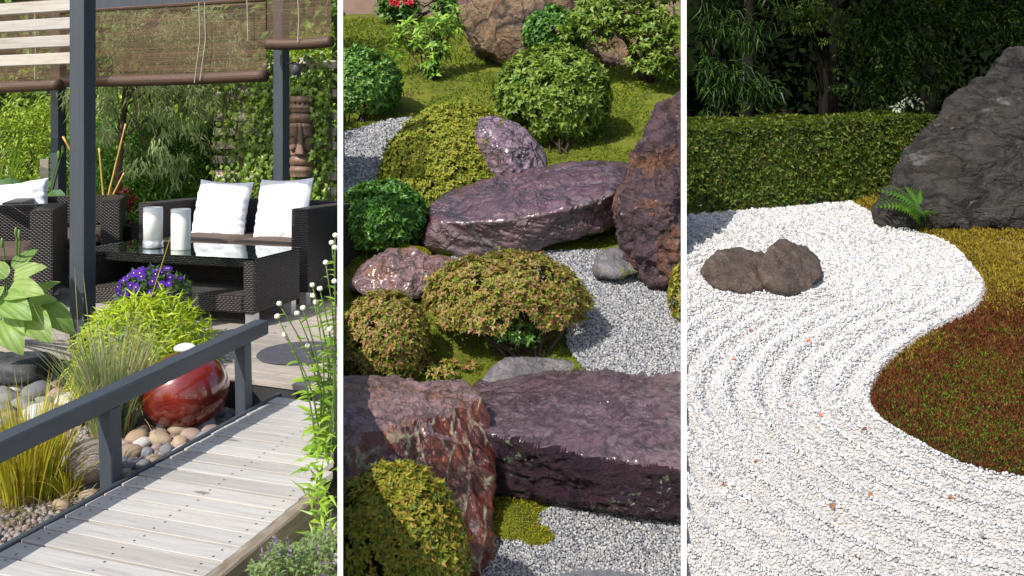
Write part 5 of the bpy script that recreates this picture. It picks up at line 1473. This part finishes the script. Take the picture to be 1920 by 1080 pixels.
bush("round_bush", "large round bright green clipped bush above the upright purple boulder", "bush", G2(1040, 282), c2(1036, 182, 9.5), (.64, .55, .56), 2500, M_olive, 6, .075, .034, 4, -.9)
bush("azalea_dome", "big smooth olive green azalea dome behind the small upright boulder", "bush", c2(856, 372, 8.5), c2(856, 352, 8.45), (.76, .62, .83), 7500, M_azd, 5, .042, .020, 5, -.1, depth=.04, bmp=.05, gap=.6)
bush("round_bush", "dark glossy green rounded bush at the left edge beside the long rock", "bush", G2(716, 474), c2(716, 408, 6.95), (.365, .34, .29), 2300, M_camd, 6, .052, .025, 6, -.75)
bush("azalea_umbrella", "umbrella shaped pinkish azalea on bare twisted stems above the grey rock", "bush", G2(985, 668), c2(946, 572, 5.65), (.53, .42, .335), 6300, M_azp, 5, .034, .0155, 7, -.25, depth=.06, bmp=.15,
     cut=lambda Q: Q[:, 2] > c2(0, 600, 5.65)[2] + .10 * np.sin(Q[:, 0] * 9 + 1) + .05 * np.sin(Q[:, 0] * 23), stems=11, r0=.016)
bush("azalea_bush", "rounded green azalea at the left white divider beside the umbrella shaped one", "bush", G2(722, 722), c2(722, 640, 5.35), (.27, .27, .31), 3300, M_azp, 5, .034, .0155, 8, -.95, depth=.08)
bush("azalea_bush", "yellow green azalea dome in the bottom left corner before the red rock", "bush", (-.50, 3.28, -.76), P(735, 1060, 3.28), (.285, .28, .375), 5200, M_az, 5, .030, .0145, 9, -.4, depth=.04, bmp=.05)
bush("azalea_bush", "sliver of azalea at the right white divider beside the grey gravel", "bush", G2(1300, 612), c2(1302, 552, 5.9), (.17, .2, .25), 700, M_az, 5, .036, .018, 10, -.9)
bush("low_bush", "small dark leafy bush left of the tall shrub at the top", "bush", G2(1036, 110), c2(1036, 62, 12.2), (.46, .4, .36), 700, M_camd, 6, .085, .04, 11, -.8)
# low azalea sprouts under the umbrella
bush("azalea_sprouts", "low green sprouts on the moss beneath the umbrella shaped azalea", "bush", G2(830, 705), c2(832, 694, 5.35), (.24, .15, .06), 130, M_azp, 6, .04, .017, 13, -.1, depth=.3, stems=5, r0=.004)
bush("azalea_sprouts", "leafy green shoots before the stems of the umbrella shaped azalea", "bush", G2(960, 668), c2(965, 628, 5.45), (.22, .15, .08), 70, M_cam, 6, .042, .018, 14, -.9, depth=.3, stems=7, r0=.006)
# loose shrubs at the back
def loose(name, label, base, blobs, mat, L, W, k, n, r0=.02, cat="shrub", bay=2):
    base = np.asarray(base, float)
    t = thing(name, label, cat, base)
    C = np.concatenate([np.asarray(c) + dirs(int(n * wt)) * np.asarray(r) * rng.uniform(.35, 1, (int(n * wt), 1)) for c, r, wt in blobs])
    C, = keep(bay, .1, C)
    V, f = rosettes(C, dirs(len(C)) * .5 + [0, -.35, .7], k, L, W, .25, .2)
    cen = V.reshape(-1, 5, 3); ok = inside(bay, cen[:, 2], .015)
    tag(wpart("foliage", MB().add(cen[ok].reshape(-1, 3), f[: ok.sum() * 4]), mat, t), kind="stuff")
    mb = MB(); ks = np.linspace(0, 1, 7)[:, None]
    for s in range(9):
        e = C[rng.integers(len(C))]
        arc = (base + rng.normal(0, .04, 3) * [1, 1, 0] - [0, 0, .05]) * (1 - ks) + e * ks + np.array([rng.normal(0, .08), 0, .12]) * np.sin(ks * 3.1)
        mb.add(*tube(arc, r0 * np.linspace(1, .3, 7), 5))
        for _ in range(4):
            i = rng.integers(2, 6); e2 = C[rng.integers(len(C))]
            if np.linalg.norm(e2 - arc[i]) < .9: mb.add(*tube([arc[i], (arc[i] + e2) / 2 + [0, 0, .04], e2], r0 * np.array([.5, .35, .2]), 4))
    wpart("branches", mb, M_twig, t)
    return t
M_rho = leafmat("rhododendron_leaf", [(0.05, 0.14, 0.015), (0.12, 0.25, 0.02), (0.23, 0.37, 0.045), (0.29, 0.42, 0.05)], .45, .3, (.3, .45, .04), .3)
loose("rhododendron", "loose bright green rhododendron with whorled leaves on the dark moss slope", G2(812, 150), [(c2(808, 70, 12.0), (.36, .3, .32), .45), (c2(760, 75, 12.1), (.26, .25, .26), .25), (c2(845, 40, 12.1), (.22, .22, .25), .2), (c2(812, 120, 11.8), (.18, .18, .2), .2)], M_rho, .155, .05, 7, 78, .015)
loose("tall_shrub", "tall wide evergreen shrub with arching branches at the top right corner", G2(1218, 150), [(c2(1120, 40, 11.6), (.55, .4, .4), .9), (c2(1230, 60, 11.4), (.5, .4, .6), 1.0), (c2(1180, 0, 11.7), (.8, .4, .45), 1.0), (c2(1240, 120, 11.2), (.26, .25, .2), .3)], M_olive, .10, .042, 7, 230, .03)
loose("camellia", "leafy camellia with a few red flowers against the plaster wall", G2(752, 40) * [1, 1, 0] + [0, 0, 3.2], [(c2(750, 10, 15.6), (.5, .3, .35), 1), (c2(850, 8, 15.4), (.5, .3, .4), 1)], M_camd, .14, .06, 6, 110)
M_redp = leafmat("red_petal", [(0.25, 0.004, 0.01), (0.45, 0.01, 0.02)], .5, .2, (.5, .01, .02))
cam_ = [o for o in COL.objects if o.name == "camellia"][0]
for px_, py_ in ((735, 4), (745, 8), (762, 3), (770, 6), (756, -4)):
    q = P(px_, py_, 15.15)
    wpart("flower", MB().add(*rosettes(np.repeat(q[None], 3, 0), np.array([[0, -1, .3]] * 3), 6, .075, .07, .4)), M_redp, cam_)
# bright moss cushions and small ferns
def cushion(label, c, r, n, mat, sz, seed):
    c = np.asarray(c, float)
    d = dirs(n * 2); d = d[d[:, 2] > 0][:n]
    Q = c + d * np.asarray(r) * (1 + .15 * fbm(d, 2.5, 2, seed))[:, None]
    Q, = keep(2, .02, Q); d = d[:len(Q)]
    dd, fc = ico(3)
    t = thing("moss_cushion", label, "moss", c)
    tag(wpart("sprig", MB().add(*leaves(Q, nrm(Q - c) + dirs(len(Q)) * .8, dirs(len(Q)), sz, sz * .4)), mat, t), kind="stuff")
    V2, f2 = clip(c + dd * np.asarray(r) * .96, fc, 2)
    wpart("mound", MB().add(V2, f2), M_moss2, t, True)
M_brm = leafmat("bright_moss", [(0.12, 0.13, 0.008), (0.24, 0.24, 0.012), (0.34, 0.30, 0.02)], .8, .3, (.4, .4, .02), .1)
cushion("bright yellow green moss cushion between the dark bush and the rust coloured rock", c2(770, 482, 6.75), (.15, .12, .08), 2200, M_brm, .018, 1)
cushion("green moss cushion at the foot of the red brown rock beside the gravel", G2(960, 985) + [0, .1, -.02], (.17, .22, .10), 2600, M_brm, .013, 2)
cushion("small green moss cushion on the gravel under the slab", G2(1005, 1008), (.09, .07, .04), 900, M_brm, .013, 3)
# ================================================================== third bay: raked gravel, hedge, boulder
edge_px = [(1640, 405), (1700, 432), (1780, 456), (1812, 490), (1838, 526), (1838, 552), (1806, 586), (1752, 610), (1700, 640), (1652, 682), (1626, 722), (1624, 762), (1660, 802), (1705, 832), (1762, 866), (1825, 892), (1885, 906), (1960, 916), (2150, 930)]
edge = np.array([G3(*q) for q in edge_px])
moss_poly = np.concatenate([edge, [[4.5, 3.0, 0], [6.5, 5, 0], [6.5, 8.3, 0], [3.2, 8.3, 0]]])
moss_poly = np.concatenate([smoothpoly(edge, 1)[:-2], moss_poly[len(edge):]])
hA, hB = G3(1262, 406), G3(1660, 373)
rk_c = G3(1428, 520)
def rake(X, Y):
    """combed ridges: rings round the little island, bands along the moss edge"""
    Q = np.stack([X.ravel(), Y.ravel(), X.ravel() * 0], 1)
    wob = .03 * fbm(Q, 1.3, 3, 5)
    dm = sd_poly(Q, moss_poly[:, :2]) + wob
    dr = np.sqrt(((Q[:, 0] - rk_c[0]) / 1.0) ** 2 + ((Q[:, 1] - rk_c[1]) / .85) ** 2) - .32 + wob
    wr_ = np.clip(1 - (dr - .25) / .35, 0, 1)
    wm = 1 - wr_
    h = wm * np.cos(dm * 2 * math.pi / .125) + wr_ * np.cos(dr * 2 * math.pi / .115)
    am = .75 + .25 * np.clip(fbm(Q, 1.1, 2, 9) * 2 + .6, 0, 1)
    return (h * .015 * (1 + .9 * np.clip((4.8 - Q[:, 1]) / 1.4, 0, 1)) * am * np.clip((8.3 - Q[:, 1]) / 1.6, .25, 1)).reshape(X.shape)
M_gb3 = rockmat("white_gravel_base", [(0.30, 0.29, 0.28), (0.55, 0.53, 0.51)], 30, (0.7, 0.9))
sheet("raked_gravel", 3, lambda y: wr(y) + .009, lambda y: y * 0 + 6, np.linspace(1.0, 8.6, 420), 260, lambda X, Y: gz3(Y) + rake(X, Y) - .004, M_gb3)
M_grav3 = stonemat("white_gravel", [(0.42, 0.42, 0.42), (0.56, 0.555, 0.55), (0.48, 0.475, 0.47), (0.60, 0.595, 0.59), (0.34, 0.34, 0.34), (0.54, 0.52, 0.50), (0.22, 0.22, 0.235), (0.58, 0.575, 0.57), (0.52, 0.44, 0.36)], 0.75, 0.25)
Q = scatter(3, 2.3, 8.5, lambda y: .2 * y, lambda y: .80 * y, lambda y: max(.0062, .0025 * y))
Q = Q[sd_poly(Q, moss_poly[:, :2]) > -.012]
Z = gz3(Q[:, 1]) + rake(Q[:, 0], Q[:, 1]) + rng.uniform(-.001, .004, len(Q))
gravel("gravel", np.stack([Q[:, 0], Q[:, 1], Z], 1), Q[:, 3] * (.36 + rng.exponential(.20, len(Q))).clip(.36, .85), M_grav3, 2, (.7, 1.25))
# moss beds
def mossbed(X, Y):
    Q = np.stack([X.ravel(), Y.ravel(), X.ravel() * 0], 1)
    d = -sd_poly(Q, moss_poly[:, :2])
    return (np.clip(d / .10, -1, 1) * .035 + .16 * np.clip(d / 1.2, 0, 1) ** .8 * np.clip((4.9 - Q[:, 1]) / 1.5, 0, 1) + .05 * fbm(Q, 2.6, 4, 3) * np.clip(d / .4, 0, 1)).reshape(X.shape)
sheet("moss_bed", 3, lambda y: np.interp(y, [1.5, 3.2, 8.6], [.9, .9, 2.0]), lambda y: y * 0 + 6.2, np.linspace(2.4, 8.5, 200), 120, lambda X, Y: gz3(Y) + mossbed(X, Y) - .022, M_moss3)
M_red = leafmat("red_moss", [(0.030, 0.008, 0.004), (0.085, 0.020, 0.008), (0.15, 0.042, 0.012), (0.075, 0.042, 0.008), (0.11, 0.032, 0.010)], .75, .2, (.2, .12, .01), .15)
M_grn = leafmat("green_moss", [(0.03, 0.045, 0.004), (0.075, 0.11, 0.008), (0.13, 0.17, 0.015)], .75, .25, (.25, .3, .01), .15)
M_gold = leafmat("golden_moss", [(0.10, 0.075, 0.008), (0.20, 0.15, 0.012), (0.28, 0.21, 0.02), (0.14, 0.08, 0.02)], .8, .25, (.35, .28, .02), .15)
Q = scatter(3, 2.5, 8.2, lambda y: .33 * y, lambda y: .85 * y, lambda y: .0030 * y)
Q = Q[sd_poly(Q, moss_poly[:, :2]) + .03 * fbm(Q[:, :3] * [1, 1, 0], 7, 3, 77) < .022]
B = np.stack([Q[:, 0], Q[:, 1], gz3(Q[:, 1]) + mossbed(Q[:, 0], Q[:, 1]) - .022], 1)
fz = fbm(B * [1, 1, 0], 1.5, 3, 14)
gold = np.clip((B[:, 1] - 4.35) / 1.9 + fz * .9, 0, 1) > rng.uniform(0, 1, len(B))
grn = (~gold) & (rng.uniform(0, 1, len(B)) < np.clip(.10 + .5 * fbm(B * [1, 1, 0], 2.6, 3, 16), 0.01, .4))
for nm, msk, mt in (("golden_moss", gold, M_gold), ("green_moss", grn, M_grn), ("red_moss", ~gold & ~grn, M_red)):
    b = np.repeat(B[msk], 3, 0); s = np.repeat(Q[msk, 3], 3)
    b = b + rng.normal(0, .5, b.shape) * s[:, None] * [1, 1, 0]
    solo(nm, MB().add(*leaves(b, dirs(len(b)) * .7 + [0, 0, 1], dirs(len(b)), s * rng.uniform(.9, 2.2, len(b)), s * .55)), mt, kind="stuff", base=(2.5, 5, 0))
# the two rocks of the island
M_isl = rockmat("brown_island_rock", [(0.045, 0.032, 0.025), (0.12, 0.083, 0.064), (0.21, 0.15, 0.115)], 5, (.5, .8), [((0.20, 0.16, 0.14), 30, .65)], 1.0, (1, 1, 1), 20, .4, 0, .04, crack=.35, cs=2.5)
add_rock(pp([(1308, 515, 5.5), (1325, 475, 5.6), (1355, 460, 5.75), (1418, 462, 5.8), (1440, 475, 5.7), (1445, 552, 5.35), (1400, 548, 5.3), (1340, 540, 5.35), (1330, 500, 6.0), (1430, 490, 6.05), (1380, 470, 5.6), (1380, 580, 5.35)]),
         M_isl, "lower left brown rock of the pair in the raked gravel", 31, bay=3, p=70, level=6, chips=26, chip=(.78, .95), rough=((2.8, .03), (7, .018), (22, .008)))
add_rock(pp([(1424, 490, 5.45), (1440, 462, 5.6), (1470, 447, 5.75), (1510, 452, 5.8), (1545, 478, 5.75), (1548, 498, 5.65), (1520, 540, 5.4), (1470, 558, 5.2), (1435, 548, 5.25), (1450, 470, 6.05), (1535, 490, 6.05), (1425, 530, 5.35), (1480, 590, 5.3)]),
         M_isl, "taller right brown rock of the pair in the raked gravel", 34, bay=3, p=70, level=6, chips=26, chip=(.78, .95), rough=((2.8, .03), (7, .018), (22, .008)))
# great boulder
M_big = rockmat("dark_grey_boulder", [(0.011, 0.010, 0.009), (0.034, 0.030, 0.026), (0.078, 0.068, 0.058), (0.042, 0.034, 0.026), (0.036, 0.034, 0.034)], 2.4, (.3, .6), [((0.13, 0.122, 0.115), 5, .575), ((0.06, 0.042, 0.025), 9, .60)], 1.0, (1, 1, 1.8), 10, .5, 0, .10, crack=.7, cs=1.0)
add_rock(pp([(1643, 418, 7.1), (1648, 380, 7.15), (1712, 335, 7.2), (1765, 245, 7.3), (1812, 160, 7.4), (1848, 130, 7.45), (1884, 98, 7.5), (1960, 95, 7.5), (2080, 200, 7.4), (2120, 430, 7.1), (1900, 428, 6.85), (1760, 432, 6.85), (1700, 428, 6.95), (1720, 380, 8.0), (1800, 200, 8.1), (1890, 100, 8.2), (2050, 200, 8.2), (2100, 380, 8.2), (1850, 300, 6.95), (1940, 160, 7.25)]),
         M_big, "great dark grey pyramid shaped boulder beside the hedge and fern", 37, bay=3, p=24, level=6, rough=((1.1, .10), (3.2, .05), (9, .024), (28, .008)), strata=nrm(np.array([.3, 0, .95])))
# hedge
hd = (hB - hA) * [1, 1, 0]; hL = np.linalg.norm(hd); hd = hd / hL; hn = np.array([hd[1], -hd[0], 0])
ht = thing("clipped_hedge", "long low clipped green hedge between raked gravel and dark trees", "hedge", (hA + hB) / 2)
M_hdg = leafmat("box_leaf", [(0.012, 0.030, 0.003), (0.030, 0.060, 0.006), (0.065, 0.10, 0.010), (0.13, 0.17, 0.020), (0.06, 0.034, 0.014)], .5, .25, (.3, .38, .02), .2)
n = 11000
s = rng.uniform(-.15, hL + .7, n); u = rng.uniform(0, 1, n)
top = u > .68
HH, HD = .76, .62
x = np.where(top, rng.uniform(0, HD, n), np.minimum(rng.exponential(.035, n), .25)); z = np.where(top, HH - np.minimum(rng.exponential(.03, n), .2), rng.uniform(.02, HH, n))
Q = hA + hd * s[:, None] - hn * x[:, None]
Q[:, 2] = gz3(Q[:, 1]) + z
Q = Q + hn * (.035 * fbm(Q, 3, 3, 2))[:, None] + np.array([0, 0, 1]) * (.03 * fbm(Q, 2.5, 2, 4))[:, None]
N = np.where(top[:, None], np.array([0, 0, 1.0]), hn)
V, f = rosettes(Q, N + dirs(n) * .5, 4, .048, .024, .5)
cen = V.reshape(-1, 5, 3); ok = inside(3, cen[:, 2], .012) & inside(3, cen[:, 0], .012)
tag(wpart("foliage", MB().add(cen[ok].reshape(-1, 3), f[: ok.sum() * 4]), M_hdg, ht), kind="stuff")
mb = MB()
for s_ in np.arange(.05, hL + .6, .11):
    b = hA + hd * s_ - hn * random.uniform(.2, .4); b[2] = gz3(b[1]) - .03
    if not inside(3, b[None], .05)[0]: continue
    for _ in range(3):
        e = b + hd * random.uniform(-.12, .12) + hn * random.uniform(-.1, .22) + np.array([0, 0, random.uniform(.45, .74)])
        mb.add(*tube([b, (b + e) / 2 + [0, 0, .05], e], [.012, .008, .003], 5))
tag(wpart("branches", mb, M_twig, ht), kind="stuff")
# fern
M_fern = leafmat_obj("fern_leaf", [(0.07, 0.17, 0.02), (0.11, 0.24, 0.03)], .4, .4, (.3, .5, .04))
def frond_me():
    mb = MB(); L = .36; m_ = 17
    s = np.linspace(.02, 1, 40)
    c = np.stack([s * L, 0 * s, .10 * np.sin(s * 2.2) - .12 * s ** 2.4], 1)
    mb.add(*tube(c, np.linspace(.003, .0008, 40), 4))
    for sd in (-1, 1):
        t_ = np.linspace(.12, .98, m_)
        b = np.stack([np.interp(t_, s, c[:, k]) for k in range(3)], 1)
        mb.add(*leaves(b, np.stack([.45 + 0 * t_, sd * np.ones(m_), -.12 + 0 * t_], 1), np.array([0, 0, 1.0]) + 0 * b, .105 * np.sin(np.clip(t_ * .93 + .1, 0, 1) * math.pi) ** .7 + .008, .024, .1))
    return mb.mesh("frond", M_fern)
fm_ = frond_me()
fb_ = G3(1722, 428) + [0, -.05, .0]
fe = thing("fern", "small bright green fern at the foot of the great boulder", "fern", fb_)
for (tx, ty, dy) in ((1652, 372, -.1), (1648, 403, -.15), (1700, 362, .0), (1756, 395, -.1), (1752, 420, -.25), (1690, 410, -.25), (1730, 370, -.05), (1720, 425, -.3)):
    e = P(tx, ty, fb_[1] + dy)
    place_dn("frond", fm_, fe, fb_ + [0, 0, .04], e - fb_ + [0, 0, .06], (0, -.5, 1), np.linalg.norm(e - fb_) / .34)
# fallen leaves
M_dl = leafmat_obj("dead_leaf", [(0.40, 0.11, 0.03), (0.50, 0.22, 0.08), (0.22, 0.07, 0.03), (0.45, 0.17, 0.07)], .7, .25, (.4, .15, .03))
dl = bigleaf("fallen_leaf", M_dl, .05, .03, 1.2, .5, 6, 5)
for px_, py_, s_ in ((1513, 647, 1.0), (1605, 582, .9), (1540, 643, .7), (1627, 822, 1.0), (1540, 793, .7), (1380, 684, .8), (1452, 858, .9), (1418, 863, .8), (1360, 923, .9), (1573, 965, .9), (1558, 958, .8), (1778, 943, .8), (1636, 945, .8), (1840, 1025, 1.15), (1310, 973, .9), (1412, 620, .7), (1545, 545, .7), (1290, 732, .8), (1336, 900, .7), (1605, 1072, .9), (1480, 770, .6), (1700, 1000, .6)):
    q = G3(px_, py_)
    o = tag(link("fallen_leaf", dl, None, q + [0, 0, .014 + float(rake(np.array([q[0]]), np.array([q[1]]))[0])], (random.uniform(-.5, .5), random.uniform(-.4, .4), random.uniform(0, 6.3))), "small dead orange brown leaf lying on the raked white gravel", "leaf", "fallen leaves on the raked gravel")
    o.scale = (s_ * .75,) * 3
# trees behind the hedge
M_bl = leafmat("bamboo_like_leaf", [(0.003, 0.010, 0.002), (0.012, 0.032, 0.004), (0.05, 0.10, 0.012)], .45, .2, (.12, .2, .02), .15)
M_ol = leafmat("evergreen_leaf", [(0.004, 0.011, 0.002), (0.014, 0.032, 0.004), (0.045, 0.085, 0.010)], .5, .25, (.15, .22, .015), .15)
M_mp = leafmat("feathery_leaf", [(0.03, 0.06, 0.008), (0.07, 0.12, 0.012), (0.12, 0.17, 0.02)], .45, .3, (.28, .34, .02), .4)
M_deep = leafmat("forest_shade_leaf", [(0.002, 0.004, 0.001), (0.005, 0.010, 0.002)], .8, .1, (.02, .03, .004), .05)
M_dbark = plain("dark_bark", (0.011, 0.009, 0.007), 0.9, .35, 9, .8, 30, (1, 1, .3), dist=.01, spec=.05)
def tree3(label, tx, Y, h, clumps, mat, k, L, W, droop, down, r0=.07, spread=.7, kind="tree", name="garden_tree", per=1.0):
    b = P(tx, 250, Y); b[2] = gz3(Y) - .05
    t = thing(name, label, "tree", b)
    C, Nn = [], []
    for (px_, py_, rx, ry, n) in clumps:
        c = P(px_, py_, Y - .25); n = int(n * per)
        d = dirs(n); r = np.array([rx, min(rx, .7), ry]) / F * Y
        C.append(c + d * r * rng.uniform(.3, 1, (n, 1))); Nn.append(nrm(d + [0, -.4, 0]))
    C = np.concatenate(C); Nn = np.concatenate(Nn)
    crown_leaves(C, Nn, 3, k, L, W, spread, down, mat, t, "crown", droop, .03)
    wpart("trunk", limbs(b, b + [0, 0, h], r0, C[rng.integers(0, len(C), 22)], .25), M_dbark, t, True)
    return t
tree3("dark tree with drooping bamboo like leaves at the left white divider behind the hedge", 1345, 9.0, 2.6, [(1310, 20, 60, 45, 26), (1345, 140, 75, 40, 44), (1395, 60, 60, 40, 22), (1320, 210, 50, 28, 18), (1420, 165, 40, 30, 10), (1300, 90, 40, 40, 14), (1385, -60, 120, 70, 70)], M_bl, 11, .15, .020, .35, .55, .05, .8)
tree3("tree with pale feathery sprays behind the middle of the hedge", 1545, 9.4, 3.0, [(1480, 22, 45, 14, 22), (1505, 50, 40, 10, 20), (1530, 12, 40, 14, 16), (1560, 40, 45, 22, 24), (1580, 70, 50, 18, 16), (1540, -60, 120, 60, 90)], M_mp, 14, .06, .017, .2, .15, .055, .9)
tree3("dense evergreen tree with fine leaves left of the great boulder", 1668, 9.2, 3.0, [(1640, 60, 75, 70, 150), (1720, 60, 80, 75, 170), (1680, 150, 80, 60, 110), (1600, 150, 45, 45, 34), (1760, 130, 45, 40, 40), (1700, 205, 60, 22, 30), (1770, 20, 60, 40, 60), (1680, -70, 140, 60, 120)], M_ol, 10, .075, .024, .2, .1, .08)
tree3("evergreen tree behind the great boulder at the right edge", 1880, 9.8, 3.4, [(1870, 30, 70, 50, 90), (1930, 60, 60, 60, 60), (1820, 30, 45, 60, 44), (1900, -60, 120, 60, 80)], M_ol, 10, .08, .025, .2, .1, .09)
for k_, (tx, Y, r_, lb) in enumerate(((1552, 10.6, .13, "dark upright tree trunk in the shade behind the middle of the hedge"), (1400, 11.2, .10, "dark upright tree trunk in the shade behind the left half of the hedge"), (1740, 11.5, .11, "dark upright tree trunk behind the dense evergreen tree"))):
    b = P(tx, 250, Y); b[2] = gz3(Y) - .1
    t = thing("forest_tree", lb, "tree", b)
    cr = np.array([.7 + 1.15 * [1, 0, 2][k_], 6.9 + .3 * k_, 5.25])      # unseen crowns set forward of their trunks to shade the trees behind
    Q, Nn = dome(330, cr, (1.25, 1.25, .5), -.9, .3, 2, .25, 40 + k_)
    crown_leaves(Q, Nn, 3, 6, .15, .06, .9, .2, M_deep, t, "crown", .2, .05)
    wpart("trunk", limbs(b, b + [0, 0, 5.4], r_, Q[rng.integers(0, len(Q), 8)]), M_dbark, t, True)
n = 9000
px_ = rng.uniform(1275, 2150, n); Y = 12.6 + rng.uniform(0, 1.5, n)
Q = np.stack([(px_ - CX) / F * Y, Y, gz3(Y) + rng.uniform(-.1, 4.8, n)], 1); Q, = keep(3, .15, Q)
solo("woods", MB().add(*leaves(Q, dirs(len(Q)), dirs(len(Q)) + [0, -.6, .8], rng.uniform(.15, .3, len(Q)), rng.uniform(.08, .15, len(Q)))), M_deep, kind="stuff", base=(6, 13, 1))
M_wsh = leafmat("pale_variegated_leaf", [(0.20, 0.24, 0.14), (0.45, 0.48, 0.38)], .35, .25)
tree3("small shrub with pale glinting leaves just above the hedge by the boulder", 1700, 8.9, .9, [(1692, 205, 20, 14, 7), (1700, 180, 14, 14, 3), (1715, 190, 12, 20, 4)], M_wsh, 5, .05, .026, .2, .1, .012, name="small_shrub")
